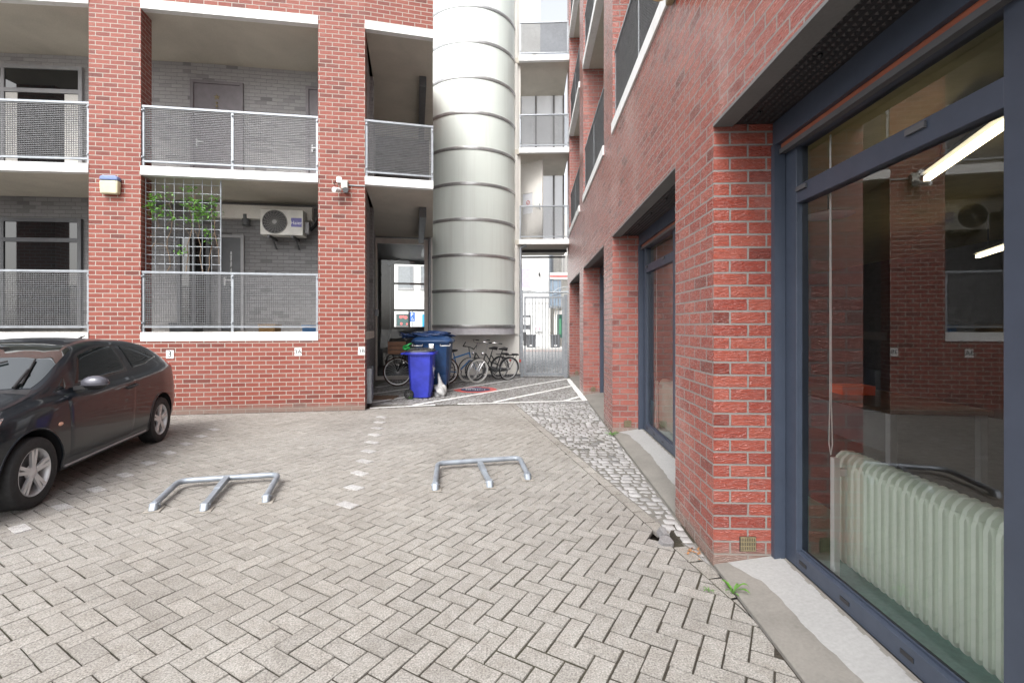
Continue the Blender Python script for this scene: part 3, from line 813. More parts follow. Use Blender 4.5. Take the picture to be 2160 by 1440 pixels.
def leaf(mb, p, d, L, wd, droop=.3, r=rl_):
    d = d.normalized(); s = d.cross(Vector((0,0,1)))
    if s.length < .1: s = Vector((1,0,0))
    s.normalize(); u = s.cross(d)
    tw = r.uniform(-.9,.9); s = s*math.cos(tw)+u*math.sin(tw)
    mid = p+d*L*.5+Vector((0,0,-droop*L*.1)); tip = p+d*L+Vector((0,0,-droop*L*.4)); up = s.cross(d)*wd*.18
    mb.add([p, mid+s*wd/2+up, tip, mid-s*wd/2+up, mid], [(0,4,1),(1,4,2),(0,3,4),(3,2,4)])
stems = [(.1,.3,2.9,3.75),(.32,.42,2.43,3.8),(.62,.75,2.43,3.95),(.9,.8,2.43,3.9),(1.02,1.1,2.43,3.85),(1.15,1.05,2.6,3.9)]
for x0,x1,z0,z1 in stems:
    pts = []; n=9
    for k in range(n+1):
        f = k/n; pts.append(Vector((x0+(x1-x0)*f+rl_.uniform(-.04,.04), rl_.uniform(-.02,.03), z0+(z1-z0)*f)))
    st_.tube(pts, [.008-.005*k/n for k in range(n+1)], 5)
    for k in range(4):
        p = pts[rl_.randint(2,n)]; q = p+Vector((rl_.uniform(-.18,.18),rl_.uniform(-.06,.04),rl_.uniform(-.05,.2))); st_.tube([p,(p+q)/2+Vector((0,0,.03)),q],.003,4)
clus = [(.1,3.62,.1,22),(.2,3.75,.1,20),(.36,3.8,.09,14),(.24,3.52,.13,26),(.38,3.38,.1,14),(.13,3.45,.08,8),(.68,3.92,.06,10),(.78,3.82,.12,26),(.72,3.66,.15,34),(.84,3.55,.17,44),(.72,3.42,.14,26),(.95,3.42,.13,26),(1.12,3.5,.12,16),(1.1,3.78,.07,12),(1.08,3.66,.08,12),(.98,3.2,.08,8),(.6,2.83,.08,12),(1.05,3.05,.06,5)]
for cx,cz,r,n in clus:
    for k in range(int(n*1.1)):
        p = Vector((cx+rl_.gauss(0,r*.6), rl_.uniform(-.1,.1), cz+rl_.gauss(0,r*.55)))
        leaf(lv, p, Vector((rl_.uniform(-1,1),rl_.uniform(-1,.3),rl_.uniform(-.5,.6))), rl_.uniform(.055,.105), rl_.uniform(.028,.046))
obj('stem', st_, M_['twig'], t); obj('foliage', lv, M_['leaf'], t)
# things stored on the lower walkway, seen under the railing
def crate(name, lab, px0, px1, h, mat_, back=.35, dp=.35, slat=False):
    a = on(px0,695,P2,P3); b = on(px1,695,P2,P3); d = (b-a); d.z=0; L = d.length; d.normalize()
    M = frame((a.x,a.y,F0t), d, Vector((-d.y,d.x,0)), Vector((0,0,1))) @ Matrix.Translation((0,back,0))
    t = thing(name, lab, name.split('_')[-1], M=M, group=None); w_ = .02
    m = MB(); m.box(0,L,0,w_,0,h); m.box(0,L,dp-w_,dp,0,h); m.box(0,w_,w_,dp-w_,0,h); m.box(L-w_,L,w_,dp-w_,0,h); m.box(w_,L-w_,w_,dp-w_,0,.02)
    obj('sides', m, mat_, t); m = MB(); m.box(-.012,L+.012,-.014,.0,h-.03,h+.01); m.box(-.012,L+.012,dp,dp+.014,h-.03,h+.01); m.box(-.012,-.0005,0,dp,h-.03,h+.01); m.box(L+.0005,L+.012,0,dp,h-.03,h+.01); obj('rim', m, mat_, t)
crate('storage_box','dark storage box under the left end of the lower railing',333,386,.16,M_['dgrey'])
crate('wicker_basket','tan wicker basket standing on the lower walkway behind the mesh',530,565,.13,simple('wicker',(.42,.25,.1),.7,0,.4,60))
crate('storage_crate','blue storage crate at the right end of the lower walkway',626,672,.12,M_['blue'])
M_['desk'] = simple('dark_desk_wood', (.075,.045,.03), .5, 0, .25, 9)
M_['lintel'] = concrete('grey_lintel', (.15,.15,.15), .15, 3, .7, .1)
# ------------------------------------------------------------------ right brick building (local frame: x into the house, y away)
RB = thing('office_building', 'red glazed brick building with shopfront windows along the right side of the yard', 'building', M=MR)
PER, PWD, DW = 3.73, .80, .44
G1b,G1t,STO = 4.26,4.41,2.95
HEAD = 2.82
KS = range(-1,4)
for k in KS:
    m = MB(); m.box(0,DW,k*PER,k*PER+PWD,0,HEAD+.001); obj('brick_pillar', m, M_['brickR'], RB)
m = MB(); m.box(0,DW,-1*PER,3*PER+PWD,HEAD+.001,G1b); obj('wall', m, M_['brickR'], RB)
for k in KS:
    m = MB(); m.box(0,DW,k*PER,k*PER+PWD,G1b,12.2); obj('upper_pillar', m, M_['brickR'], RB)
m = MB(); m.box(-.05,8,-1*PER,3*PER+PWD+.05,12.2,12.4); obj('roof', m, M_['galvd'], RB)
for f in range(3):
    zb = G1b+STO*f
    m = MB(); m.box(.12,2.4,-1*PER,3*PER+PWD,zb+.004,zb+.146)
    obj('floor_slab', m, M_['soffit'], RB)
    m = MB(); m.box(1.9,2.1,-1*PER,3*PER+PWD,zb+.146,zb+STO+.004); obj('rear_wall', m, M_['brickG'], RB)
    for k in list(KS)[:-1]:
        y0, y1 = k*PER+PWD, (k+1)*PER
        m = MB(); m.box(-.02,.12,y0+.002,y1-.002,zb,zb+.15); obj('floor_edge', m, M_['white'], RB)
        if k >= -1: railing(RB, (.05,y0+.01), (.05,y1-.01), zb+.2, zb+1.17, False, True, .05)
# shopfront windows
def shopfront(k):
    y0, y1 = k*PER+PWD, (k+1)*PER          # y1 is the far side
    det = k in (-1,0)
    # lintel angle and perforated soffit
    m = MB(); m.box(-.004,.12,y0,y1,HEAD-.018,HEAD+.0005); obj('lintel', m, M_['lintel'], RB)
    m = MB(); m.box(.121,.37,y0,y1,HEAD-.004,HEAD+.0005)
    if det:
        ny = int((y1-y0)/.036)
        for i in range(ny):
            for j in range(6):
                x, y = .14+.04*j, y0+.02+.036*i
                m.add([(x-.011,y-.012,HEAD-.004),(x+.011,y-.012,HEAD-.004),(x+.011,y+.012,HEAD-.004),(x-.011,y+.012,HEAD-.004),(x,y,HEAD-.013)], [(0,4,1),(1,4,2),(2,4,3),(3,4,0)])
        for i in range(5): m.ball((.2,y0+.35+i*.6,HEAD-.012),.012,8,4)
    obj('soffit_panel', m, M_['black'], RB)
    m = MB(); m.box(.371,.43,y0,y1,HEAD-.15,HEAD+.0005); o = obj('shutter_box', m, M_['navy'], RB)
    m = MB(); m.box(.40,.425,y0+.03,y1-.03,HEAD-.185,HEAD-.151); obj('shutter_slat', m, simple('terracotta_slat',(.26,.08,.045),.5), o)
    m = MB(); m.box(.385,.43,y0+.05,y1-.05,HEAD-.21,HEAD-.186); m.box(.383,.388,y0+.05,y1-.05,HEAD-.217,HEAD-.2101); obj('shutter_rail', m, M_['dgrey'], o)
    # frame
    m = MB(); xa, xb = .43,.50; t = .085
    zb, zt = .083, HEAD-.15
    for ya, yb in ((y1-.16,y1-.045),(y0+.045,y0+.16),((y0+y1)/2-.055,(y0+y1)/2+.055)):
        m.box(xa,xb,ya,yb,zb,zt)
    for ya, yb in ((y0+.16,(y0+y1)/2-.055),((y0+y1)/2+.055,y1-.16)):
        m.box(xa,xb,ya,yb,zb,zb+.095); m.box(xa+.002,xb,ya,yb,2.27,2.375); m.box(xa,xb,ya,yb,zt-.06,zt)
        m.box(xa+.03,xa+.035,ya,yb,zb+.095,zb+.11)
    fo = obj('window_frame', m, M_['navy'], RB, bevel=.006)
    for ya, yb in ((y1-.044,y1-.002),(y0+.002,y0+.044)):
        m = MB(); m.box(.36,.425,ya,yb,.06,HEAD-.151); m.box(.425,.432,ya+.006,yb-.006,.06,HEAD-.152); m.box(.432,.49,ya,yb,.06,HEAD-.151)
        obj('shutter_guide', m, M_['navy'], fo)
    if det:
        m = MB(); 
        for y in (y1-.23,y1-.6,y1-1.0,y0+.3,y0+.9): m.box(xa-.003,xa-.0005,y-.035,y+.035,zb+.04,zb+.06)
        obj('drain_slot', m, M_['black'], fo)
        m = MB()
        for y in (y1-.22,y1-1.05): m.box(xa-.012,xa-.0005,y-.05,y+.05,2.335,2.36)
        obj('vent_slot', m, M_['dgrey'], fo)
    gi = 0
    for ya, yb in ((y0+.16,(y0+y1)/2-.055),((y0+y1)/2+.055,y1-.16)):
        for za, zc_ in ((zb+.095,2.27),(2.375,zt-.06)):
            m = MB(); m.quad((.465,ya,za),(.465,ya,zc_),(.465,yb,zc_),(.465,yb,za)); obj('pane', m, M_['glass'], fo)
            gi += 1
    # sloping concrete sill
    m = MB(); m.add([(0.003,y0+.002,-.03),(.43,y0+.002,-.03),(.43,y1-.002,-.03),(0.003,y1-.002,-.03),(0.003,y0+.002,.012),(.43,y0+.002,.078),(.43,y1-.002,.078),(0.003,y1-.002,.012)],
          [(0,3,2,1),(4,5,6,7),(0,1,5,4),(1,2,6,5),(2,3,7,6),(3,0,4,7)]); s_ = obj('sill', m, M_['sill'], RB)
    if det:
        m = MB(); r = random.Random(k+5); n = 60; ed = .2
        def zz(x): return .012+(x-.003)/.427*.066
        for i in range(n):
            ya, yb = y0+.002+(y1-y0-.004)*i/n, y0+.002+(y1-y0-.004)*(i+1)/n
            fa = lambda y: .2+.014*math.sin(y*3.1+k)+.006*math.sin(y*11)+.004*math.sin(y*41)+ (.10*max(0,1-(y1-y)/.25) )*-1
            xa_, xb_ = fa(ya), fa(yb); xe = .405+.006*math.sin(i*2.1)
            m.quad((xa_,ya,zz(xa_)+.001),(xe,ya,zz(xe)+.005),(xe,yb,zz(xe)+.005),(xb_,yb,zz(xb_)+.001))
        obj('fresh_mortar', m, concrete('pale_mortar',(.3,.3,.297),.08,3,.9,.2), s_)
for k in KS:
    if k < 3: shopfront(k)
for k in range(0,4):   # air bricks
    m = MB(); y = k*PER-.004
    xg, zg = .215, .145
    for i in range(9): m.box(xg-.045+i*.011,xg-.041+i*.011,y-.004,y+.002,zg-.042,zg+.042)
    for z in (-.042,-.014,.014,.042): m.box(xg-.047,xg+.047,y-.003,y+.001,zg+z-.002,zg+z+.002)
    o = obj('vent_grille', m, M_['brass'], RB)
    m = MB(); m.box(xg-.052,xg+.052,y+.0015,y+.0035,zg-.048,zg+.048); obj('vent_recess', m, M_['black'], o)
# interior shell
m = MB(); YA, YB = -1*PER+.05, 3*PER+PWD-.05
m.quad((6,YA,0.05),(6,YB,0.05),(6,YB,2.9),(6,YA,2.9)); 
m.quad((.52,YB,.05),(6,YB,.05),(6,YB,2.9),(.52,YB,2.9)); m.quad((.52,YA,.05),(6,YA,.05),(6,YA,2.9),(.52,YA,2.9))
m.quad((.505,YA,2.67),(.505,YB,2.67),(.505,YB,2.87),(.505,YA,2.87))
obj('interior_wall', m, M_['dark'], RB)
m = MB(); m.quad((.52,YA,2.86),(6,YA,2.86),(6,YB,2.86),(.52,YB,2.86)); obj('interior_ceiling', m, simple('ochre_ceiling',(.5,.43,.24),.8), RB)
m = MB(); m.box(.505,1.15,YA,YB,.05,.115); obj('interior_floor', m, M_['teal'], RB)
m = MB(); m.box(1.15,6,YA,YB,.05,.11); obj('office_floor', m, simple('dark_lino',(.06,.055,.05),.5), RB)
# radiators behind the glass
def radiator(dy, lab, n=27):
    t = thing('radiator', lab, 'radiator', M=MR@Matrix.Translation((.66,-.27+dy,0)), group='cream column radiators behind the shop windows')
    for i in range(n):
        m = MB(); y = -i*.0505
        prof = [(-.075,.0),(-.075,.53),(-.06,.58),(-.03,.61),(.03,.61),(.06,.58),(.075,.53),(.075,.0),(.06,-.02),(-.06,-.02)]
        vs = []; 
        for yy_, ins in ((-.015,.012),(-.010,.0),(.010,.0),(.015,.012)):
            for (px_, pz_) in prof:
                c = (0,.295); dx, dz = px_-c[0], pz_-c[1]
                vs.append((px_-math.copysign(ins,dx) if abs(dx)>.01 else px_, y+yy_, .215+pz_*.98-math.copysign(ins,dz)))
        K = len(prof); fs_ = [tuple(range(K))[::1], tuple(3*K+q for q in range(K-1,-1,-1))]
        for a in range(3):
            for q in range(K): fs_.append((a*K+(q+1)%K, a*K+q, (a+1)*K+q, (a+1)*K+(q+1)%K))
        m.add(vs, fs_)
        # the two front tubes of a column
        for x in (-.05,.05): m.tube([(x,y,.22),(x,y,.76)],.021,10)
        o = obj('column', m, M_['cream'], t, smooth=50)
    m = MB(); m.tube([(0,.01,.25),(0,-n*.0505,.25)],.02,10); m.tube([(0,.01,.75),(0,-n*.0505,.75)],.02,10); obj('header_pipe', m, M_['cream'], t, smooth=50)
    for y in (-.1,):
        m = MB(); m.box(-.15,-.118,y-.018,y+.018,.115,.8); m.box(-.118,-.076,y-.015,y+.015,.7,.74); obj('support_post', m, M_['white'], t, bevel=.003)
radiator(0, 'cream column radiator behind the large front shop window, nearest the camera')
radiator(PER, 'cream column radiator behind the second shop window, beyond the front brick pillar', 20)
# desk, box, papers, lamps inside
def box_in(name, lab, cat, x, y, rz=0): return thing(name, lab, cat, M=MR@Matrix.Translation((x,y,.11))@zrot(rz))
t = box_in('office_desk', 'brown wooden desk inside the front shop', 'desk', 2.55, 2.35)
m = MB(); m.box(-.45,.45,-1.0,1.0,.62,.66); obj('desk_top', m, M_['desk'], t, bevel=.004)
for x in (-.4,.4):
    for y in (-.93,.93): m = MB(); m.box(x-.03,x+.03,y-.03,y+.03,0,.62); obj('leg', m, M_['grey'], t)
m = MB(); m.box(-.42,-.4,-.9,.9,.25,.6); obj('front_panel', m, M_['dgrey'], t)
t = box_in('office_desk', 'wooden table deep inside the shop, behind the front desk', 'desk', 4.2, .6)
m = MB(); m.box(-.5,.5,-1.2,1.2,.68,.72); obj('desk_top', m, M_['desk'], t, bevel=.004)
for x in (-.4,.4):
    for y in (-1.1,1.1): m = MB(); m.box(x-.03,x+.03,y-.03,y+.03,0,.68); obj('leg', m, M_['grey'], t)
pb = P(1798,824,5.35); t = thing('cardboard_box', 'flat bright orange box lying on the desk inside the front shop', 'box', (pb.x,pb.y,.77), -.1)
m = MB(); m.box(-.17,.17,-.12,.12,0,.085); obj('carton', m, M_['orange'], t, bevel=.004); m = MB(); m.box(-.172,.172,-.122,.122,.06,.1); obj('lid', m, M_['orange'], t, bevel=.004)
for (a, b, lab) in ((P(1955,377,3.6),P(2150,292,2.5),'long lit fluorescent lamp crossing the front shop ceiling, nearer the glass'),(P(2062,541,6.0),P(2200,512,4.6),'lit fluorescent lamp deeper inside the front shop, lower in the pane')):
    a.z = b.z = (a.z+b.z)/2 if 0 else a.z
    t = thing('fluorescent_lamp', lab, 'lamp', (a.x,a.y,a.z), group='fluorescent lamps in the front shop')
    v = b-a; v.z = 0
    m = MB(); m.bar((0,0,0), v, .04, .035); obj('lit_tube', m, M_['tube_lamp'], t)
    m = MB(); m.bar((0,0,.045), tuple(v+Vector((0,0,.045))), .1, .03); obj('housing', m, M_['dgrey'], t)
    m = MB(); m.tube([(v.x*.2,v.y*.2,.06),(v.x*.2,v.y*.2,2.86-a.z)],.006,5); m.tube([(v.x*.8,v.y*.8,.06),(v.x*.8,v.y*.8,2.86-a.z)],.006,5); obj('hanger', m, M_['dgrey'], t)
# blind cord loop
def cord(dy, lab):
    m = MB(); x = .54; y = -.31+dy
    m.tube([(x,y,2.62),(x,y-.005,1.1),(x,y-.014,.86),(x,y,.8),(x,y+.016,.86),(x,y+.008,1.1),(x,y+.005,2.62)],.0032,5)
    o = obj('blind_cord', m, M_['signwhite']); o.matrix_world = MR; tag(o, lab, 'cord', 'blind cords behind the shop windows')
cord(0, 'long white blind cord loop hanging behind the front shop window')
cord(PER, 'white blind cord loop hanging behind the second shop window')
pr = P(2106,1030,2.35); t = thing('striped_mat', 'upright rolled striped mat standing behind the right end of the front radiator', 'mat', (pr.x+.1,pr.y,.115), .3)
m = MB(); m.tube([(0,0,.0),(.05,0,.78)],.06,14); obj('roll', m, simple('beige_mat',(.5,.42,.28),.8), t, smooth=40)
m = MB(); m.tube([(-.062,0,.1),(-.016,0,.76)],.012,6); m.tube([(-.03,-.053,.1),(.016,-.053,.76)],.012,6); obj('stripe', m, M_['red'], t)
pl_ = P(1747,454,4.6); t = thing('pendant_lamp', 'flat white disc pendant lamp hanging inside the front shop', 'lamp', (pl_.x,pl_.y,pl_.z))
m = MB(); m.lathe([(0,.03),(.12,.03),(.22,.0),(.2,-.012),(0,-.012)],30); obj('shade', m, M_['signwhite'], t, smooth=40); m = MB(); m.tube([(0,0,.03),(0,0,2.86-pl_.z)],.005,5); obj('cable', m, M_['black'], t)
# wall lamp at the top edge
t = thing('wall_lamp', 'yellowed wall lamp on the right brick wall at the upper edge', 'lamp', M=MR@Matrix.Translation((0,.80,4.16)))
m = MB(); m.box(-.06,-.002,-.07,.07,.0,.14); obj('mount', m, M_['brass'], t, bevel=.01); m = MB(); m.lathe([(0,-.02),(.07,-.01),(.09,.05),(.07,.1),(0,.12)],18,Matrix.Translation((-.12,0,.05))); obj('globe', m, simple('yellowed_globe',(.6,.5,.28),.3), t, smooth=60)

# ------------------------------------------------------------------ stair drum between the two buildings
wd_ = (Vector((W1[0]-W0[0],W1[1]-W0[1],0))).normalized(); wn = Vector((wd_.y,-wd_.x,0))   # wn faces the yard
ta_ = on(1000,688,W0,W1); half = 1.27; sag = .85; RT = (half*half+sag*sag)/(2*sag)
cx_ = ta_ + Vector((wd_.x,wd_.y,0))*0 - wn*(RT-sag); 
MT = frame((cx_.x,cx_.y,0), wd_, -wn, Vector((0,0,1)))
TT = thing('stair_drum', 'pale grey-green panelled half-round stair drum rising between the brick buildings', 'tower', M=MT)
ah = math.asin(half/RT); A0, A1 = -PI/2-ah, -PI/2+ah
z0 = 1.53; dz = 1.005
for k in range(11):
    m = MB(); m.lathe([(RT,z0+dz*k+.03),(RT,z0+dz*(k+1)-.03)],40,a0=A0,a1=A1); m.lathe([(RT-.03,z0+dz*(k+1)-.031),(RT-.03,z0+dz*k+.031)],40,a0=A0,a1=A1)
    obj('curved_panel', m, M_['panel'], TT, smooth=60)
for k in range(12):
    m = MB(); zc2 = z0+dz*k; m.lathe([(RT-.02,zc2-.042),(RT+.016,zc2-.042),(RT+.02,zc2-.02),(RT+.02,zc2+.02),(RT+.016,zc2+.042),(RT-.02,zc2+.042)],40,a0=A0,a1=A1)
    for j in range(9):
        a = A0+(A1-A0)*(j+.5)/9; m.ball(((RT+.022)*math.cos(a),(RT+.022)*math.sin(a),zc2+.005),.011,6,4)
    obj('ring_band', m, M_['steel'], TT, smooth=40)
m = MB(); m.lathe([(RT-.05,1.29),(RT-.005,1.29),(RT-.005,1.485)],40,a0=A0,a1=A1)
m.add([((RT-.01)*math.cos(A0+(A1-A0)*k/30),(RT-.01)*math.sin(A0+(A1-A0)*k/30),1.292) for k in range(31)],[tuple(range(31))])
obj('fascia', m, simple('lilac_white_fascia',(.58,.57,.60),.5), TT)
m = MB()
for s in (-1,1): m.box(s*(half+.0)-.035 if s>0 else -half-.06, s*half+.06 if s>0 else -half+.035, -(RT-sag)-.07, -(RT-sag)-.002, 1.3, 12.6)
obj('edge_trim', m, M_['plaster'], TT)
m = MB(); d1_ = (ta_-Vector((W1[0],W1[1],ta_.z))).length; d0_ = (ta_-Vector((W0[0],W0[1],ta_.z))).length
m.box(-d0_+.02, d1_, -(RT-sag), -(RT-sag)+.25, 0, 12.6); obj('plaster_wall', m, M_['plaster'], TT)
m = MB(); m.box(-d0_+.02,d1_,-(RT-sag)-.015,-(RT-sag)-.001,0,.07); obj('skirting', m, M_['dgrey'], TT)
# downpipes
def downpipe(px, ztop, lab, r, bend):
    p = on(px, 790, W0, W1); t = thing('drainpipe', lab, 'pipe', (p.x,p.y,0), group='thin drainpipes beside the stair drum')
    q = wn*.09
    m = MB(); m.tube([(q.x,q.y,.12),(q.x,q.y,ztop-.05)]+([(q.x+bend*.03,q.y,ztop),(q.x+bend*.18,q.y,ztop+.03)] if bend else [(q.x,q.y,ztop)]),r,10); obj('pipe', m, M_['galv'], t, smooth=60)
    for z in (.55,1.25,2.4,3.4):
        if z < ztop: m = MB(); m.lathe([(r+.008,-.02),(r+.008,.02),(r,.02)],12,Matrix.Translation((q.x,q.y,z))); m.bar((q.x,q.y,z),(0,0,z),.02); obj('clamp', m, M_['galvd'], t)
downpipe(1096.5, 3.95, 'thin grey drainpipe at the right edge of the stair drum, beside the gate', .04, 1)
downpipe(905.5, 4.1, 'thin grey drainpipe at the left edge of the stair drum, beside the glass door', .04, 0)

# ------------------------------------------------------------------ galleries between drum and right building
Y0 = 11.25
GL = thing('access_gallery', 'stack of white-edged concrete access galleries bridging the gap above the gate', 'gallery', M=MR@Matrix.Translation((0,Y0,0)))
XL = -1.52
for f,(zb,zt) in enumerate(((4.01,4.16),(6.77,6.92),(9.55,9.71))):
    m = MB(); m.box(XL,-.004,0,.12,zb,zt); obj('slab_edge', m, M_['white'], GL)
    m = MB(); m.box(XL-1.2,.0,.121,2.3,zb+.004,zt-.004); obj('floor_slab', m, M_['soffit'], GL)
    railing(GL, (XL+.02,.04), (-.02,.04), zt+.08, zt+1.0, False, False, .08)
    if f < 2:
        m = MB(); zz0, zz1 = zt, (6.77 if f==0 else 9.55)
        for x in (XL,-.98,-.36,-.02): m.box(x-.03,x+.03,2.2,2.26,zz0,zz1)
        m.box(XL,-.02,2.2,2.26,zz0,zz0+.05)
        o = obj('screen_frame', m, M_['grey'], GL)
        m = MB(); m.quad((XL-1.2,2.23,zz0+.05),(0,2.23,zz0+.05),(0,2.23,zz1),(XL-1.2,2.23,zz1)); obj('frosted_pane', m, M_['frost'], o)
# lobby door standing ajar on the first gallery
Mdr = Matrix.Translation((XL,.95,4.16)) @ zrot(R_(-33))
lf = MB(); w2 = .86
m = MB(); h2 = 2.55; m.box(0,.12,0,.05,0,h2); m.box(.5,w2,0,.05,0,h2); m.box(.12,.5,0,.05,0,.95); m.box(.12,.5,0,.05,1.6,h2)
m2 = MB(); [m2.add([tuple(Mdr@v) for v in m.v], m.f)]
do = obj('lobby_door', m2, M_['plaster'], GL)
m = MB(); m.box(.12,.5,.02,.03,.95,1.6,Mdr); obj('pane', m, M_['frost'], do)
m = MB(); Ms_ = Mdr@frame((.33,-.004,1.3),(1,0,0),(0,0,1),(0,-1,0)); m.lathe([(.05,0),(.05,.004),(.068,.004),(.068,0)],20,Ms_); m.bar(Ms_@Vector((-.04,-.04,.003)),Ms_@Vector((.04,.04,.003)),.012,.004); obj('sign', m, M_['red'], do)
m = MB(); m.box(.76,.79,-.03,0,1.02,1.2,Mdr); m.bar(Mdr@Vector((.775,-.05,1.12)),Mdr@Vector((.63,-.05,1.12)),.02); obj('handle', m, M_['galvd'], do)
m = MB(); m.box(XL,-.0,.9,1.0,3.9,3.985); m.box(XL,0,1.6,1.66,3.82,3.87)
obj('cable_tray', m, M_['black'], GL)
# roof house above the top gallery
t = thing('roof_house', 'white roof-top stair house behind the top gallery railing', 'building', M=MR@Matrix.Translation((0,Y0+2.6,9.55)))
m = MB(); m.box(XL-2,-.82,0,4,.15,6); obj('wall', m, M_['whitewall'], t)
m = MB(); m.box(XL-1.2,.0,-.3,4,0,.149); obj('roof_deck', m, M_['galvd'], t)
m = MB()
for z in (1.3,1.75): m.bar((-.8,1.2,z),(.0,1.2,z),.06)
for x in (-.75,-.35,-.03): m.bar((x,1.2,.15),(x,1.2,1.8),.05)
m.bar((XL,-.05,1.4),(-.95,-.05,1.75),.05); m.bar((XL,-.05,1.28),(-.95,-.05,1.28),.05)
obj('handrail', m, M_['white'], t)

# ------------------------------------------------------------------ gate
t = thing('bar_gate', 'galvanised steel bar gate closing the gap beside the brick building', 'gate', M=MR@Matrix.Translation((0,Y0-.05,0)))
gx0, gx1, gz = -1.36, -.17, 2.42
m = MB(); m.box(gx0,gx0+.05,-.025,.025,.06,gz); m.box(gx1-.05,gx1,-.025,.025,.06,gz); m.box(gx0+.05,gx1-.05,-.024,.024,gz-.05,gz); m.box(gx0+.05,gx1-.05,-.024,.024,.06,.13)
obj('gate_frame', m, M_['galv'], t)
for k in range(10):
    x = gx0+.05+(gx1-gx0-.1)*(k+1)/11; m = MB(); m.tube([(x,0,.13),(x,0,gz-.05)],.009,8); obj('bar', m, M_['galvd'], t, smooth=60)
m = MB(); m.box(-.16,-.06,-.05,.05,0,gz+.06); obj('hinge_post', m, M_['galv'], t); m = MB(); m.box(gx0-.11,gx0-.03,-.04,.04,0,gz+.2); obj('latch_post', m, M_['galv'], t)
m = MB(); m.box(gx0-.02,gx0+.07,-.045,-.026,.95,1.35); obj('lock_case', m, M_['dgrey'], t)
m = MB(); m.tube([(gx0-.05,0,gz+.13),(-.03,0,gz+.13)],.02,8)
for k in range(42):
    x = gx0+k*.031
    for a in range(4): m.bar((x,0,gz+.13),(x,.055*math.cos(a*PI/2+k*.4),gz+.13+.055*math.sin(a*PI/2+k*.4)),.006)
obj('spike_roller', m, M_['galvd'], t)
m = MB(); m.tube([(-.55,.03,gz+.1),(-.3,.05,gz+.26),(-.03,.05,gz+.3)],.015,6); m.tube([(-.5,.06,gz+.02),(-.03,.06,gz+.18)],.015,6)
obj('top_guard', m, M_['galvd'], t)

# ------------------------------------------------------------------ glazed lobby at the end of the passage
A_ = on(796,688,W0,W1); B_ = on(901,688,W0,W1); dl = (B_-A_); dl.z = 0; Lw = dl.length
ML = frame((A_.x,A_.y,0), wd_, -wn, Vector((0,0,1)))
t = thing('glazed_lobby', 'dark lobby with grey-framed glass front at the end of the passage', 'lobby', M=ML)
tz = 4.05
m = MB(); m.box(-.13,0.0,-.05,.1,0,tz); m.box(Lw-.08,Lw+.07,-.05,.1,0,tz); m.box(0,Lw-.08,-.05,.1,tz-.14,tz); m.box(0,Lw-.08,-.05,.1,0,.1)
fo = obj('door_frame', m, simple('pale_door_frame',(.6,.57,.53),.5), t)
m = MB(); m.quad((0,.03,.1),(Lw-.08,.03,.1),(Lw-.08,.03,tz-.14),(0,.03,tz-.14)); obj('pane', m, M_['glass'], fo)
LD = 5.0
m = MB(); m.box(-.25,-.131,.1,LD,0,4.1); m.box(Lw+.6,Lw+1.3,LD-.1,LD,0,4.1); m.box(Lw+1.2,Lw+1.3,.3,LD-.1,0,4.1); m.box(-.25,Lw+1.3,.1,LD,4.1,4.16)
obj('lobby_wall', m, simple('dark_lobby_wall',(.22,.22,.222),.5), t)
m = MB(); m.box(-.25,Lw+1.3,.1,LD,-.02,.012); obj('lobby_floor', m, M_['dark'], t)
q0 = on(829,688,(A_+wd_*0-wn*LD)[:2],(B_-wn*LD)[:2]); xw = (q0-Vector((A_.x,A_.y,q0.z))).dot(wd_)
m = MB(); zs = lambda py: H+(688-py)/1000*q0.y
m.box(-.13,xw,LD-.1,LD,0,4.1); m.box(xw,Lw+.6,LD-.1,LD,zs(557),4.1); m.box(xw,Lw+.6,LD-.1,LD,0,zs(689)); obj('rear_partition', m, simple('dark_partition',(.14,.137,.134),.45), t)
m = MB(); m.box(xw,xw+.05,LD-.06,LD-.02,zs(689),zs(557))
for py in (598,654): m.box(xw,Lw+.6,LD-.06,LD-.02,zs(py)-.04,zs(py)+.04)
q1 = on(863,688,(A_-wn*LD)[:2],(B_-wn*LD)[:2]); xm = (q1-Vector((A_.x,A_.y,q1.z))).dot(wd_)
m.box(xm-.03,xm+.03,LD-.06,LD-.02,zs(689),zs(656))
obj('rear_window_frame', m, simple('brown_frame',(.07,.045,.035),.5), t)
m = MB(); m.bar((xw-.18,LD-.5,zs(561)),(xw+.25,LD-.5,zs(548)),.05,.1); obj('door_closer', m, M_['galv'], t)
m = MB(); m.tube([(xw-.12,LD-.3,.9),(xw-.12,LD-.3,3.8)],.03,8); obj('pipe', m, M_['grey'], t)
# wall box in the passage, meter cabinet at the corner
pw_ = Vector((P4[0],P4[1],0))+EP*4.4; nE = Vector((EP.y,-EP.x,0))
t = thing('wall_box', 'small pale metal box on the dark passage wall beside the glass lobby', 'box', M=frame((pw_.x,pw_.y,H+(688-660)/1000*13.1),EP,nE,Vector((0,0,1))))
m = MB(); m.box(-.08,.08,.002,.1,-.09,.09); obj('case', m, M_['galv'], t, bevel=.006); m = MB(); m.box(-.06,.06,.101,.106,-.02,.07); obj('cover_plate', m, M_['white'], t)
pc_ = Vector((P4[0],P4[1],0))+EP*.7
t = thing('meter_cabinet', 'narrow grey steel cabinet at the foot of the passage corner', 'cabinet', M=frame((pc_.x,pc_.y,0),EP,nE,Vector((0,0,1))))
m = MB(); m.box(-.35,.3,.002,.1,.06,.72); obj('case', m, M_['galv'], t, bevel=.006); m = MB(); m.box(-.32,.27,.101,.107,.09,.69); obj('cabinet_door', m, M_['galv'], t, bevel=.003); m = MB(); m.box(.2,.24,.108,.125,.36,.44); obj('handle', m, M_['dgrey'], t)
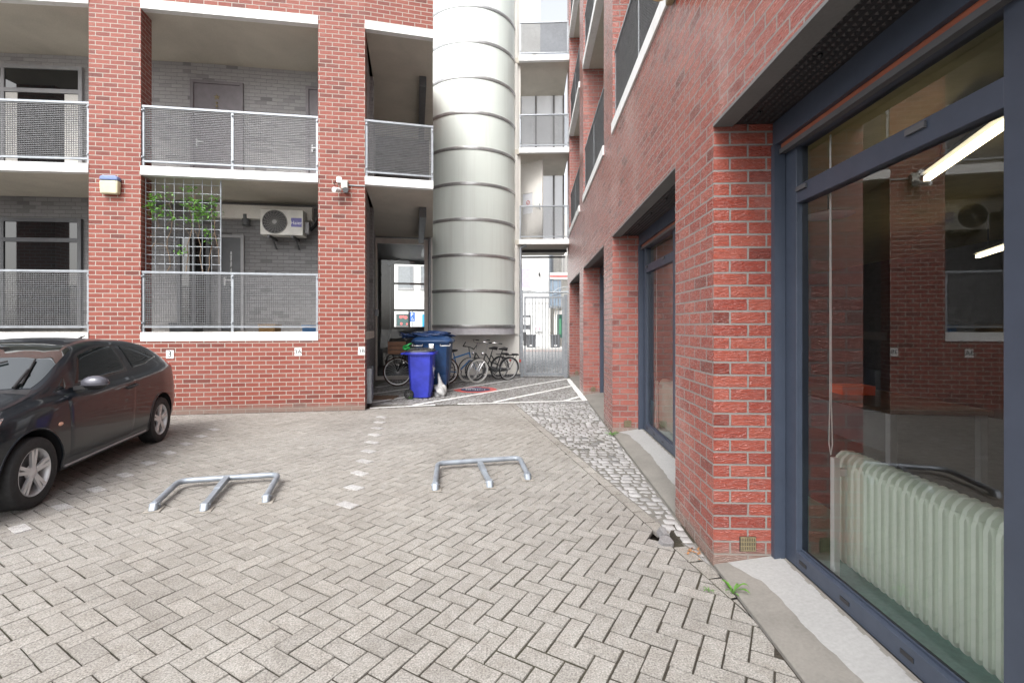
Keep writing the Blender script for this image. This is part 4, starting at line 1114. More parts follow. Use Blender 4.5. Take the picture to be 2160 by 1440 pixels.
# ------------------------------------------------------------------ parked car
def pchip(xs, ys, x):
    n = len(xs)
    if x <= xs[0]: return ys[0]
    if x >= xs[-1]: return ys[-1]
    h = [xs[i+1]-xs[i] for i in range(n-1)]; dl = [(ys[i+1]-ys[i])/h[i] for i in range(n-1)]
    m = [dl[0]]+[0 if dl[i-1]*dl[i] <= 0 else 3*(h[i-1]+h[i])/((2*h[i]+h[i-1])/dl[i-1]+(h[i]+2*h[i-1])/dl[i]) for i in range(1,n-1)]+[dl[-1]]
    i = max(k for k in range(n-1) if xs[k] <= x); t = (x-xs[i])/h[i]
    return ys[i]*(1+2*t)*(1-t)**2 + h[i]*m[i]*t*(1-t)**2 + ys[i+1]*t*t*(3-2*t) + h[i]*m[i+1]*t*t*(t-1)
KX = [0,.06,.25,.6,1.0,1.2,1.55,1.85,2.3,2.9,3.3,3.6,3.85,4.0,4.06]
TB = {
 'w':  [.42,.60,.745,.815,.835,.838,.84,.84,.84,.845,.845,.825,.775,.68,.55],
 'zb': [.34,.27,.22,.19,.18,.18,.18,.18,.18,.18,.2,.24,.28,.33,.40],
 'z3': [.5,.5,.52,.56,.58,.58,.57,.57,.57,.58,.6,.62,.63,.63,.63],
 'y4': [.41,.585,.725,.79,.81,.815,.82,.82,.82,.825,.825,.80,.75,.65,.53],
 'z4': [.60,.63,.69,.765,.82,.835,.85,.865,.885,.915,.935,.945,.93,.87,.79],
 'y5': [.38,.54,.665,.725,.745,.75,.755,.755,.755,.755,.75,.735,.70,.60,.50],
 'z5': [.64,.68,.745,.83,.905,.925,.945,.955,.975,1.01,1.045,1.06,1.03,.94,.84],
 'y6': [.30,.44,.54,.62,.655,.665,.63,.595,.58,.57,.565,.56,.57,.50,.40],
 'z6': [.665,.71,.785,.875,.965,1.04,1.21,1.325,1.372,1.355,1.315,1.25,1.105,.985,.86],
 'y7': [.16,.24,.29,.34,.36,.37,.37,.36,.35,.34,.335,.33,.33,.28,.2],
 'z7': [.68,.73,.81,.905,.99,1.095,1.28,1.39,1.43,1.41,1.365,1.285,1.12,.995,.865],
 'z8': [.685,.74,.82,.915,1.0,1.115,1.30,1.41,1.45,1.43,1.382,1.297,1.128,1.0,.867],
}
def sect(x):
    g = {k: pchip(KX, v, x) for k, v in TB.items()}
    return [(0,g['zb']),(g['w']*.86,g['zb']),(g['w']-.012,g['zb']+.13),(g['w'],g['z3']),(g['y4'],g['z4']),(g['y5'],g['z5']),(g['y6'],g['z6']),(g['y7'],g['z7']),(0,g['z8'])]
def SV(x, v):
    s = sect(x); s = [(-s[1][0],s[1][1])]+s+[(-s[7][0],s[7][1])]
    i = min(int(v),7); t = v-i; p0,p1,p2,p3 = s[i],s[i+1],s[i+2],s[i+3]
    f = lambda a,b,c,d: .5*((2*b)+(-a+c)*t+(2*a-5*b+4*c-d)*t*t+(-a+3*b-3*c+d)*t**3)
    if i < 1: return Vector((x, p1[0]+(p2[0]-p1[0])*t, p1[1]+(p2[1]-p1[1])*t))
    return Vector((x, f(p0[0],p1[0],p2[0],p3[0]), f(p0[1],p1[1],p2[1],p3[1])))
def SN(x, v):
    e = .01; a = SV(x+e,v)-SV(x-e,v); b = SV(x,min(8,v+e))-SV(x,max(0,v-e)); n = b.cross(a)
    if n.length < 1e-9: return Vector((0,0,1))
    n.normalize()
    c = SV(x,v)-Vector((x,0,.6))
    return n if n.dot(c) > 0 else -n
fA = Vector((-4.07,4.03,0)); fB = Vector((-4.69,6.28,0)); ax = (fB-fA).normalized(); side = Vector((ax.y,-ax.x,0))  # toward the yard = local -y
ry = Vector((-side.x,-side.y,0)); SC = .97
WX0, WX1, WR = .83, 3.28, .305
Oc = (fA+fB)/2 - ax*((WX0+WX1)/2*SC) - side*(.80*SC)
MC = frame(Oc, ax*SC, ry*SC, Vector((0,0,SC)))
CAR = thing('parked_car', 'black three-door hatchback parked against the left brick wall', 'car', M=MC)
bm_ = MB(); NX, NV = 110, 64
xs = [.0+4.06*(.5-.5*math.cos(PI*i/NX))*.35+4.06*i/NX*.65 for i in range(NX+1)]
ring = [8*j/NV for j in range(NV+1)]
vs = []; RN = 2*NV
for x in xs:
    half_ = [SV(x, v) for v in ring]
    vs += [tuple(p) for p in half_] + [(p.x,-p.y,p.z) for p in half_[-2:0:-1]]
fs_ = []
for i in range(NX):
    for j in range(RN): fs_.append((i*RN+j, (i+1)*RN+j, (i+1)*RN+(j+1)%RN, i*RN+(j+1)%RN))
fs_.append(tuple(range(RN))); fs_.append(tuple(NX*RN+k for k in range(RN-1,-1,-1)))
bm_.add(vs, fs_)
body = obj('body', bm_, [M_['paint'], M_['black']], CAR, smooth=50)
cut = MB()
for wx in (WX0, WX1):
    for s in (-1,1): cut.tube([(wx,s*.5,WR),(wx,s*1.0,WR)],.365,48)
cutme = mesh_from('cutter', cut, M_['black'])
for me_ in (cutme, body.data):
    bq = bmesh.new(); bq.from_mesh(me_); bmesh.ops.remove_doubles(bq, verts=bq.verts, dist=1e-6); bmesh.ops.recalc_face_normals(bq, faces=bq.faces); bq.to_mesh(me_); bq.free()
cuto = bpy.data.objects.new('cutter', cutme); C.objects.link(cuto); cuto.matrix_world = MC
bo_ = body.modifiers.new('b','BOOLEAN'); bo_.object = cuto; bo_.operation = 'DIFFERENCE'; bo_.solver = 'EXACT'
bo_.material_mode = 'TRANSFER'
bpy.context.view_layer.update()
dg = bpy.context.evaluated_depsgraph_get(); nm = bpy.data.meshes.new_from_object(body.evaluated_get(dg))
body.modifiers.clear(); body.data = nm; bpy.data.objects.remove(cuto)
nm.polygons.foreach_set('use_smooth',[True]*len(nm.polygons)); nm.set_sharp_from_angle(angle=R_(40))
def patch(name, bot, top, offd, mat_, parent=CAR, nu=22, nv=10, sides=(-1,1), sub=None):
    outs = []
    def interp(pl, t):
        k = t*(len(pl)-1); i = min(int(k),len(pl)-2); f = k-i
        return (pl[i][0]+(pl[i+1][0]-pl[i][0])*f, pl[i][1]+(pl[i+1][1]-pl[i][1])*f)
    groups = [sides] if 0 in sides else [(s,) for s in sides]
    for gset in groups:
        m = MB()
        for s in ((-1,1) if 0 in gset else gset):
            vs = []
            for i in range(nu+1):
                b, t_ = interp(bot,i/nu), interp(top,i/nu)
                for j in range(nv+1):
                    x, v = b[0]+(t_[0]-b[0])*j/nv, b[1]+(t_[1]-b[1])*j/nv
                    ed = min(i,nu-i,j,nv-j)
                    p = SV(x,v)+SN(x,v)*(offd if (ed > 0 or 0 in gset) else -.002)
                    vs.append((p.x,p.y*s,p.z))
            fs = []
            for i in range(nu):
                for j in range(nv):
                    q = (i*(nv+1)+j,(i+1)*(nv+1)+j,(i+1)*(nv+1)+j+1,i*(nv+1)+j+1); fs.append(q if s < 0 else q[::-1])
            m.add(vs, fs)
        outs.append(obj(name, m, mat_, parent, smooth=50))
    return outs
def vz(x, z):
    """section parameter on the flank at height z"""
    lo, hi = 1.2, 6.2
    for _ in range(30):
        mid = (lo+hi)/2
        if SV(x,mid).z < z: lo = mid
        else: hi = mid
    return lo
doors = patch('door', [(1.28,vz(1.28,.30)),(1.9,vz(1.9,.28)),(2.5,vz(2.5,.28))], [(1.30,vz(1.3,.915)),(1.95,vz(1.95,.945)),(2.66,vz(2.66,.975))], .005, M_['paint'], nu=30, nv=14)
for dr in doors:
    s = -1 if dr.data.vertices[len(dr.data.vertices)//2].co.y < 0 else 1
    hm = MB(); p = SV(2.48, vz(2.48,.855)); hm.tube([(2.38,(p.y+.0)*s,p.z-.012),(2.41,(p.y+.035)*s,p.z-.004),(2.55,(p.y+.035)*s,p.z+.008),(2.58,(p.y+.0)*s,p.z+.01)],.016,8)
    obj('handle', hm, M_['black'], dr, smooth=60)
patch('window', [(1.52,5.18),(2.0,5.16),(2.60,5.16)], [(1.78,5.86),(2.1,5.93),(2.55,5.93)], .004, M_['sglass'])
patch('window_surround', [(1.47,5.10),(2.0,5.08),(2.64,5.08)], [(1.74,5.93),(2.1,6.0),(2.59,6.0)], .0015, M_['black'])
patch('quarter_window', [(1.20,5.16),(1.30,5.16),(1.42,5.16)], [(1.42,5.60),(1.43,5.62),(1.44,5.64)], .003, M_['sglass'], nu=8, nv=8)
patch('rear_side_window', [(2.72,5.17),(3.1,5.2),(3.52,5.42)], [(2.66,5.93),(2.95,5.9),(3.28,5.74)], .004, M_['sglass'])
patch('windscreen', [(1.10,6.12),(1.04,7.0),(1.03,8.0)], [(1.79,6.12),(1.83,7.0),(1.84,8.0)], .003, M_['cglass'], nu=20, nv=16, sides=(0,))
patch('rear_window', [(3.82,6.2),(3.83,7.0),(3.83,8.0)], [(3.42,6.2),(3.42,7.0),(3.42,8.0)], .003, M_['cglass'], sides=(0,))
patch('headlight', [(.10,4.0),(.25,3.95),(.50,4.05)], [(.13,4.9),(.30,5.05),(.62,4.8)], .004, M_['chrome'])
patch('bonnet', [(.16,5.55),(.6,5.5),(.98,5.62)], [(.10,8.0),(.6,8.0),(.985,8.0)], .004, M_['paint'], sides=(0,), nu=24, nv=16)
patch('cowl', [(.99,5.9),(.99,7.0),(.99,8.0)], [(1.085,6.05),(1.03,7.0),(1.02,8.0)], .002, M_['black'], sides=(0,))
# sill trim, side repeater, mirrors, wipers, aerial
for s in (-1,1):
    m = MB(); pts = [SV(x, vz(x,.245)) for x in [1.23+.2*k for k in range(9)]]; m.tube([(p.x,(p.y+.004)*s,p.z) for p in pts],.012,6); obj('sill_trim', m, M_['grey'], CAR, smooth=60)
    p = SV(1.16,vz(1.16,.66)); m = MB(); m.ball((p.x,p.y*s,p.z),.03,12,8,None,0,(1.2,.35,.6)); obj('side_repeater', m, simple('amber_repeater',(.75,.42,.3),.2), CAR, smooth=60)
    m = MB(); m.ball((1.52,.93*s,1.0),.105,20,12,None,0,(.62,1.08,.66)); me_ = obj('mirror_housing', m, M_['black'], CAR, smooth=60)
    m = MB(); pr_=[(math.sin(PI*i/12),-math.cos(PI*i/12)) for i in range(5,13)]
    m.lathe([(.112*a, .112*b) for a,b in pr_],20,Matrix.Translation((1.515,.93*s,1.0))@Matrix.Diagonal((.62,1.08,.68,1))); obj('mirror_cap', m, simple('grey_cap',(.10,.10,.12),.2,.3), me_, smooth=60)
    m = MB(); m.bar((1.5,.76*s,.955),(1.52,.88*s,.97),.05,.04); obj('mirror_arm', m, M_['black'], me_)
    # arch lips
    for wx in (WX0,WX1):
        m = MB(); pts = []
        for k in range(33):
            a = R_(-8)+R_(196)*k/32; x = wx+.372*math.cos(a); z = WR+.372*math.sin(a)
            if z < .2: continue
            q = SV(min(max(x,.05),4.0), vz(min(max(x,.05),4.0),z)); pts.append((q.x,(q.y-.004)*s,q.z))
        m.tube(pts,.012,6); obj('arch_lip', m, M_['paint'], CAR, smooth=60)
m = MB()
def scr(x, y):
    """point on the windscreen surface near (x,y)"""
    v = 6.1
    while v < 8 and SV(x,v).y > abs(y): v += .02
    p = SV(x,v)+SN(x,v)*.02; return Vector((p.x,y,p.z))
for (xa,ya,xb,yb) in ((1.12,-.56,1.48,-.46),(1.12,.1,1.42,-.28)):
    pts = [scr(xa+(xb-xa)*k/8, ya+(yb-ya)*k/8) for k in range(9)]
    m.tube(pts,.011,6)
    m.tube([scr(1.06,ya+(.1 if ya>0 else .02)), scr(xa+(xb-xa)*.5, ya+(yb-ya)*.5)+Vector((0,0,.015))],.014,6)
obj('wiper', m, M_['black'], CAR, smooth=60)
m = MB(); m.tube([(3.05,0,1.405),(3.12,0,1.435),(3.2,0,1.45)],[.02,.012,.006],8); obj('aerial', m, M_['black'], CAR)
for s in (-1,1):
    q = SV(3.93, 4.6); 
patch('tail_light', [(3.78,4.2),(3.86,4.2),(3.96,4.2)], [(3.74,5.3),(3.84,5.3),(3.95,5.2)], .006, M_['red'])
def wheel(x, s):
    W = Matrix.Translation((x, s*.745, WR)) @ Matrix.Rotation(R_(90)*(1 if s < 0 else -1), 4, 'X')   # local +z = outward
    R = WR
    m = MB(); m.lathe([(R*.66,-.09),(R*.93,-.095),(R,-.075),(R,.055),(R*.975,.08),(R*.9,.093),(R*.78,.094),(R*.69,.086),(R*.665,.07)],56,W)
    wo = obj('wheel', m, M_['rubber'], CAR, smooth=35)
    m = MB(); m.lathe([(R*.675,.078),(R*.66,.084),(R*.63,.074),(R*.615,.0),(R*.60,-.07)],56,W)
    for k in range(5):
        a = 2*PI*k/5+.3
        for da in (-.13,.13):
            p0 = Vector((R*.15*math.cos(a+da*1.5),R*.15*math.sin(a+da*1.5),.062)); p1 = Vector((R*.645*math.cos(a+da),R*.645*math.sin(a+da),.07))
            m.bar(W@p0, W@p1, .03, .022, up=tuple((W.to_3x3()@Vector((0,0,1)))))
    m.lathe([(.0,.075),(R*.1,.073),(R*.2,.064),(R*.22,.045)],24,W)
    obj('rim', m, M_['alloy'], wo, smooth=40)
    m = MB(); m.lathe([(0,.03),(R*.48,.03),(R*.48,.015)],32,W); obj('brake_disc', m, M_['dgrey'], wo, smooth=40)
    m = MB(); m.disc((0,0),R*.62,32,W,0,-.02); obj('hub_back', m, M_['black'], wo)
for x in (WX0,WX1):
    for s in (-1,1): wheel(x,s)
m = MB(); m.box(.35,3.8,-.6,.6,.15,.22); obj('underbody', m, M_['black'], CAR)

# ------------------------------------------------------------------ folded parking brackets
M_['plate'] = simple('dusty_plate', (.27,.25,.22), .7, 0, .25, 14)
def bracket(lab, fl, cl, cr, fr, mt, mb_, z=.07):
    Lp = [G(*q, z) for q in (fl,cl,cr,fr)]; Lp[0].z = Lp[3].z = .05
    c = (Lp[0]+Lp[3])/2; c.z = 0
    t = thing('parking_bracket', lab, 'parking bracket', c, group='folded parking brackets')
    pts = [Lp[0]]
    for i in (1,2):
        p, a, b = Lp[i], Lp[i-1], Lp[i+1]
        for k in range(7):
            f = k/6; d1 = p+(a-p).normalized()*.09; d2 = p+(b-p).normalized()*.09
            pts.append(d1*(1-f)**2+p*2*f*(1-f)+d2*f*f)
    pts.append(Lp[3])
    m = MB(); m.tube(pts, .026, 14); obj('hoop', m, M_['bracket'], t, True, smooth=50)
    a = G(*mt, z); b = G(*mb_, .04)
    m = MB(); m.bar(a, b, .045, .04); m.bar(a, a.lerp(b,.5)+Vector((0,0,.004)), .052, .046); obj('support_leg', m, M_['bracket'], t, True, bevel=.004)
    for q in (Lp[0],Lp[3],b):
        dd = Lp[0]-Lp[1]; dd.z = 0; dd.normalize()
        Mq = frame((q.x,q.y,0), Vector((-dd.y,dd.x,0)), -dd, Vector((0,0,1)))
        Mq = frame((q.x,q.y,0), dd, Vector((-dd.y,dd.x,0)), Vector((0,0,1)))
        m = MB(); m.box(-.065,.06,-.06,.06,.001,.01,Mq); fp = obj('foot_plate', m, M_['plate'], t, True, bevel=.004)
        m = MB(); m.prism([(-.05,-.034),(.03,-.034),(.052,-.018),(.052,.018),(.03,.034),(-.05,.034)],.010,.066,Mq,0,None,[(-.05,-.028),(.01,-.028),(.02,-.016),(.02,.016),(.01,.028),(-.05,.028)]); m.bar(Mq@Vector((-.01,-.04,.045)),Mq@Vector((-.01,.04,.045)),.016)
        obj('hinge', m, M_['bracket'], t, True, bevel=.006)
bracket('folded grey steel parking bracket lying on the pavers beside the parked car', (325,1058),(378,1014),(588,1000),(562,1041),(480,1006),(432,1066), .07)
bracket('folded grey steel parking bracket lying in the middle of the yard, nearer the shopfront', (918,1017),(923,977),(1096,965),(1113,996),(1012,976),(1033,1018), .07)

# ------------------------------------------------------------------ bins
def wheelie(M):
    t = thing('wheeled_bin', 'royal blue two-wheeled bin with a dark lid standing in front of the larger navy bin', 'bin', M=M)
    m = MB()
    lv_ = [(.09,.20,.235),(.14,.225,.245),(.5,.25,.262),(.90,.272,.285),(.935,.275,.288)]
    K = 28
    def rr(hx, hy, z, r=.045):
        out = []
        for k in range(K):
            a = 2*PI*k/K; c, s = math.cos(a), math.sin(a); n = 7
            f = (abs(c)**n+abs(s)**n)**(-1/n); out.append((hx*f*c, hy*f*s, z))
        return out
    vs = []; 
    lv2 = [(.02,.20,.23),(.06,.205,.235)]+[(a,b,c) for a,b,c in lv_]
    for z, hx, hy in lv2: vs += rr(hx,hy,z)
    fs = [tuple(range(K-1,-1,-1))]
    for i in range(len(lv2)-1): fs += [(i*K+k,i*K+(k+1)%K,(i+1)*K+(k+1)%K,(i+1)*K+k) for k in range(K)]
    m.add(vs, fs)
    obj('body', m, M_['binb'], t, smooth=40)
    m = MB(); vs = []
    for z,hx,hy in ((.93,.285,.295),(.93,.325,.33),(.965,.33,.335),(.985,.32,.325),(.985,.29,.3)): vs += rr(hx,hy,z)
    m.add(vs,[(i*K+k,i*K+(k+1)%K,(i+1)*K+(k+1)%K,(i+1)*K+k) for i in range(4) for k in range(K)]); 
    m.tube([(-.30,-.22,.955),(-.40,-.2,.945),(-.41,0,.945),(-.40,.2,.945),(-.30,.22,.955)],.022,8)
    for k in range(5): m.box(-.2+.1*k-.006,-.2+.1*k+.006,-.293,-.26,.86,.93)
    obj('rim', m, M_['binb'], t, smooth=40)
    m = MB(); vs = []
    for z,hx,hy,ox in ((.987,.30,.31,-.01),(1.005,.295,.305,-.01),(1.045,.22,.24,-.02),(1.055,.12,.15,-.02)): vs += [(x+ox,y,zz_+(x+.3)*.03) for x,y,zz_ in rr(hx,hy,z)]
    m.add(vs,[(i*K+k,i*K+(k+1)%K,(i+1)*K+(k+1)%K,(i+1)*K+k) for i in range(3) for k in range(K)]+[tuple(3*K+k for k in range(K))])
    obj('lid', m, simple('dark_lid',(.05,.05,.055),.25), t, smooth=40)
    for s in (-1,1):
        Wm = Matrix.Translation((-.235,s*.265,.1))@Matrix.Rotation(R_(90),4,'X')
        m = MB(); m.lathe([(.055,-.03),(.09,-.034),(.1,-.022),(.1,.022),(.09,.034),(.055,.03),(.045,.012),(0,.012)],28,Wm); wo = obj('wheel', m, M_['rubber'], t, smooth=40)
        m = MB(); 
        for k in range(6): m.bar(Wm@Vector((0,0,.02*(1))),Wm@Vector((.055*math.cos(k*PI/3),.055*math.sin(k*PI/3),.02)),.012)
        m.lathe([(0,-.036),(.02,-.036),(.02,.036),(0,.036)],12,Wm); obj('hub', m, M_['dgrey'], wo)
    m = MB(); m.tube([(-.235,-.25,.1),(-.235,.25,.1)],.014,8); obj('axle', m, M_['dgrey'], t)
    Ml = frame((.262,-.03,.62),(0,1,0),(-.055,0,1),(1,0,.06))
    m = MB(); m.lathe([(.13,.0),(.13,.004),(.142,.004),(.142,0)],30,Ml,a0=.5,a1=4.2); text_mb('repro', .13, .001, Ml@Matrix.Translation((0,0,.003)), m); m.box(-.05,.05,-.2,-.185,.001,.004,Ml)
    obj('emblem', m, M_['signwhite'], t)
    return t
b0 = G(885,841); wheelie(frame((b0.x,b0.y+.27,0),Vector((1,.03,0)).normalized(),Vector((-.03,1,0)).normalized(),Vector((0,0,1))))
# container
cL = G(872,831); Mk = frame((cL.x+.37,cL.y+.62,0),Vector((1,.06,0)).normalized(),Vector((-.06,1,0)).normalized(),Vector((0,0,1)))
t = thing('waste_container', 'large navy blue four-wheeled waste container behind the royal blue bin', 'bin', M=Mk)
m = MB(); K = 36
def rr2(hx,hy,z,n=9):
    o_=[]
    for k in range(K):
        a=2*PI*k/K; c,s=math.cos(a),math.sin(a); f=(abs(c)**n+abs(s)**n)**(-1/n); o_.append((hx*f*c,hy*f*s,z))
    return o_
vs=[]; lv2=[(.2,.33,.46),(.23,.35,.49),(.6,.385,.55),(1.1,.41,.6),(1.14,.43,.62),(1.16,.43,.62)]
for z,hx,hy in lv2: vs+=rr2(hx,hy,z)
m.add(vs,[tuple(range(K-1,-1,-1))]+[(i*K+k,i*K+(k+1)%K,(i+1)*K+(k+1)%K,(i+1)*K+k) for i in range(len(lv2)-1) for k in range(K)])
m.box(.17,.33,-.545,-.50,.2,.42)
obj('body', m, M_['bind'], t, smooth=40)
m = MB(); vs=[]
for z,hx,hy in ((1.15,.46,.65),(1.19,.475,.665),(1.22,.46,.65),(1.30,.36,.5),(1.315,.15,.3)): vs+=rr2(hx,hy,z)
m.add(vs,[(i*K+k,i*K+(k+1)%K,(i+1)*K+(k+1)%K,(i+1)*K+k) for i in range(4) for k in range(K)]+[tuple(4*K+k for k in range(K))]); obj('lid', m, M_['bind'], t, smooth=40)
m = MB(); m.tube([(.2,-.62,1.12),(.2,-.68,1.09),(.42,-.68,1.09),(.42,-.62,1.12)],.014,8); m.tube([(-.42,-.62,1.12),(-.42,-.68,1.09),(-.2,-.68,1.09),(-.2,-.62,1.12)],.014,8); obj('handle', m, M_['alloy'], t, smooth=60)
m = MB(); m.box(-.06,.06,-.675,-.61,1.03,1.13); m.disc((0,0),.03,16,frame((0,-.676,1.09),(1,0,0),(0,0,1),(0,-1,0)),0,.002); obj('lid_lock', m, M_['chrome'], t, bevel=.01)
for sx in (-1,1):
    for sy in (-1,1):
        Wm = Matrix.Translation((sx*.28,sy*.40,.09))@Matrix.Rotation(R_(90),4,'Y')@Matrix.Identity(4)
        m = MB(); m.lathe([(.03,-.024),(.08,-.026),(.09,-.015),(.09,.015),(.08,.026),(.03,.024)],24,Wm); wo=obj('wheel', m, M_['rubber'], t, smooth=40)
        m = MB(); x=sx*.28; y=sy*.4
        m.bar((x-.035,y,.09),(x-.035,y+.02,.2),.006,.05,up=(0,1,0)); m.bar((x+.035,y,.09),(x+.035,y+.02,.2),.006,.05,up=(0,1,0)); m.box(x-.045,x+.045,y-.04,y+.05,.186,.199); obj('caster_fork', m, M_['alloy'], wo)
# blue sack slumped over the lid, with a green strap
def blob(name, lab, cat, c, sc_, mat_, seed, rough=.16, group=None, rz=0):
    r = random.Random(seed); ph = [(r.uniform(2,7),r.uniform(2,7),r.uniform(0,6)) for _ in range(8)]
    m = MB(); K_, J = 40, 24; vs=[]
    for j in range(J+1):
        th = PI*j/J
        for k in range(K_):
            a = 2*PI*k/K_; d = 1
            for (p,q,o) in ph: d += rough/4*math.sin(p*a*1.0//1*0+round(p)*a+q*th+o)
            x,y,z = math.sin(th)*math.cos(a)*d, math.sin(th)*math.sin(a)*d, -math.cos(th)*d
            z = max(z,-.75)
            vs.append((x*sc_[0],y*sc_[1],(z+.75)*sc_[2]))
    m.add(vs,[(j*K_+k,j*K_+(k+1)%K_,(j+1)*K_+(k+1)%K_,(j+1)*K_+k) for j in range(J) for k in range(K_)])
    t = thing(name, lab, cat, c, rz, group); obj('sack', m, mat_, t, smooth=60); return t
cz = Mk@Vector((-.12,-.2,1.262))
t = blob('blue_sack','crumpled blue plastic sack lying over the lid of the navy container','sack',cz,(.52,.3,.075),M_['bag'],4,.3)
m = MB(); r_=random.Random(9)
for k in range(14):
    a=r_.uniform(0,6.28); m.tube([(-.45,-.05+r_.uniform(-.1,.1),.05),(-.58+r_.uniform(-.04,.04),-.12+r_.uniform(-.12,.12),.03+r_.uniform(-.03,.09))],[.03,.012],6)
obj('knot', m, M_['bag'], t, smooth=60)
gs = P(858,731,10.35); t = thing('green_strap','green plastic strap hanging in a loop from the blue sack','strap',gs)
m = MB()
for k in range(3): m.tube([( -.03+.02*k+.05*math.cos(a*PI/6+k), .02*k, -.02+.045*math.sin(a*PI/6+k*.7)) for a in range(12)],.013,6,closed=True)
obj('loops', m, M_['green'], t, smooth=60)
m = MB(); m.tube([(0,0,.02),(.06,.0,.06),(.1,.03,.07)],[.02,.016,.01],6); obj('tail', m, M_['green'], t, smooth=60)
wb = G(921,838); t = blob('rubbish_sack','translucent white rubbish sack on the ground against the royal blue bin','sack',(wb.x+.06,wb.y+.2,0),(.13,.12,.15),M_['wbag'],12,.3)
m = MB(); m.tube([(0,0,.2),(-.02,.02,.3),(-.05,.04,.42),(-.06,.05,.5)],[.07,.05,.03,.01],10); obj('gathered_neck', m, M_['wbag'], t, smooth=70)

# ------------------------------------------------------------------ bicycles
def bicycle(name, lab, fr, re, lean, framec, tyre_f, tyre_r, style='step', r=.335, guard=True, saddle_z=.93, bar_z=1.08):
    """fr/re: ground contact of front and rear wheels; lean in radians toward local +y"""
    fr = Vector(fr); re = Vector(re); d = (fr-re); WBASE = d.length; d.normalize(); n = Vector((-d.y,d.x,0))
    M = frame(re, d, n, Vector((0,0,1))) @ Matrix.Rotation(-lean,4,'X')
    t = thing(name, lab, 'bicycle', M=M, group='bicycles by the stair drum')
    def whl(x, tm):
        Wm = Matrix.Translation((x,0,r))@Matrix.Rotation(R_(90),4,'X')
        m = MB(); m.lathe([(r-.038+.02*math.cos(a*PI/5),.02*math.sin(a*PI/5)) if 0 else ((r-.02)+.02*math.cos(a*PI/5),.02*math.sin(a*PI/5)) for a in range(10)],44,Wm,closed=True)
        wo = obj('wheel', m, tm, t, smooth=60)
        m = MB(); m.lathe([(r-.055,-.011),(r-.038,-.013),(r-.038,.013),(r-.055,.011)],44,Wm,closed=True)
        for k in range(24):
            a = 2*PI*k/24; m.bar(Wm@Vector((.02*math.cos(a+1),.02*math.sin(a+1),.025*(-1)**k)),Wm@Vector(((r-.05)*math.cos(a),(r-.05)*math.sin(a),0)),.0035)
        m.tube([Wm@Vector((0,0,-.05)),Wm@Vector((0,0,.05))],.024,10)
        obj('rim', m, M_['alloy'], wo)
        return wo
    whl(0, tyre_r); whl(WBASE, tyre_f)
    BBk = (WBASE*.44,0,.28); head_b = (WBASE-.16,0,.62); head_t = (WBASE-.21,0,.80); seat_t = (WBASE*.44-.17,0,saddle_z-.1)
    m = MB(); T = .016
    m.tube([BBk, seat_t],T,8)
    if style == 'step':
        m.tube([BBk,(WBASE*.62,0,.40),head_b],T*1.2,8); m.tube([(WBASE*.44-.06,0,.48),(WBASE*.62,0,.56),head_t],T,8)
    else:
        m.tube([BBk,head_b],T*1.4,8); m.tube([(seat_t[0]+.03,0,seat_t[2]-.12),head_t],T*1.3,8)
    m.tube([head_b,head_t],T*1.2,8)
    for s in (-1,1):
        m.tube([(0,.055*s,r),(BBk[0],.03*s,BBk[2])],.010,6); m.tube([(0,.055*s,r),(seat_t[0]+.02,.015*s,seat_t[2]-.12)],.009,6)
    obj('frame', m, framec, t, smooth=60)
    m = MB()
    for s in (-1,1): m.tube([(WBASE,.05*s,r),(WBASE-.09,.05*s,.52),(head_b[0]+.005,.045*s,head_b[2]-.03)],.012,6)
    m.bar((head_b[0]+.01,-.05,head_b[2]-.02),(head_b[0]+.01,.05,head_b[2]-.02),.025)
    obj('fork', m, M_['chrome'] if style=='step' else framec, t, smooth=60)
    m = MB(); bx, bz = WBASE-.24, bar_z; m.tube([head_t,(bx,0,bz)],.012,8)
    if style == 'step': m.tube([(bx-.16,-.29,bz+.04),(bx-.04,-.26,bz+.06),(bx+.03,-.1,bz),(bx+.03,.1,bz),(bx-.04,.26,bz+.06),(bx-.16,.29,bz+.04)],.011,8)
    else: m.tube([(bx-.02,-.29,bz),(bx+.04,0,bz+.01),(bx-.02,.29,bz)],.012,8)
    ho = obj('handlebar', m, M_['chrome'] if style=='step' else M_['black'], t, smooth=60)
    for s in (-1,1):
        m = MB()
        if style == 'step': m.tube([(bx-.16,.29*s,bz+.04),(bx-.27,.30*s,bz+.03)],.016,8)
        else: m.tube([(bx-.02,.29*s,bz),(bx+.0,.18*s,bz+.004)],.017,8); m.tube([(bx-.01,.3*s,bz),(bx+.07,.31*s,bz+.11)],.014,6)
        obj('grip', m, M_['black'], ho, smooth=60)
    m = MB(); sx, sz = seat_t[0]-.02, saddle_z
    m.add([(sx+.15,-.018,sz),(sx+.15,.018,sz),(sx+.02,.05,sz+.01),(sx-.1,.1,sz+.025),(sx-.13,.07,sz+.02),(sx-.13,-.07,sz+.02),(sx-.1,-.1,sz+.025),(sx+.02,-.05,sz+.01)]+
          [(sx+.13,-.015,sz-.04),(sx+.13,.015,sz-.04),(sx+.02,.04,sz-.05),(sx-.09,.085,sz-.07),(sx-.12,.06,sz-.07),(sx-.12,-.06,sz-.07),(sx-.09,-.085,sz-.07),(sx+.02,-.04,sz-.05)],
          [tuple(range(8)),tuple(range(15,7,-1))]+[(k,8+k,8+(k+1)%8,(k+1)%8) for k in range(8)])
    so2 = obj('saddle', m, M_['black'], t, bevel=.012)
    m = MB(); m.tube([seat_t,(sx,0,sz-.04)],.012,8); obj('seat_post', m, M_['chrome'], so2)
    m = MB(); Wm = Matrix.Translation((BBk[0],-.05,BBk[2]))@Matrix.Rotation(R_(90),4,'X'); m.lathe([(.06,-.003),(.09,-.003),(.09,.003),(.06,.003)],24,Wm,closed=True)
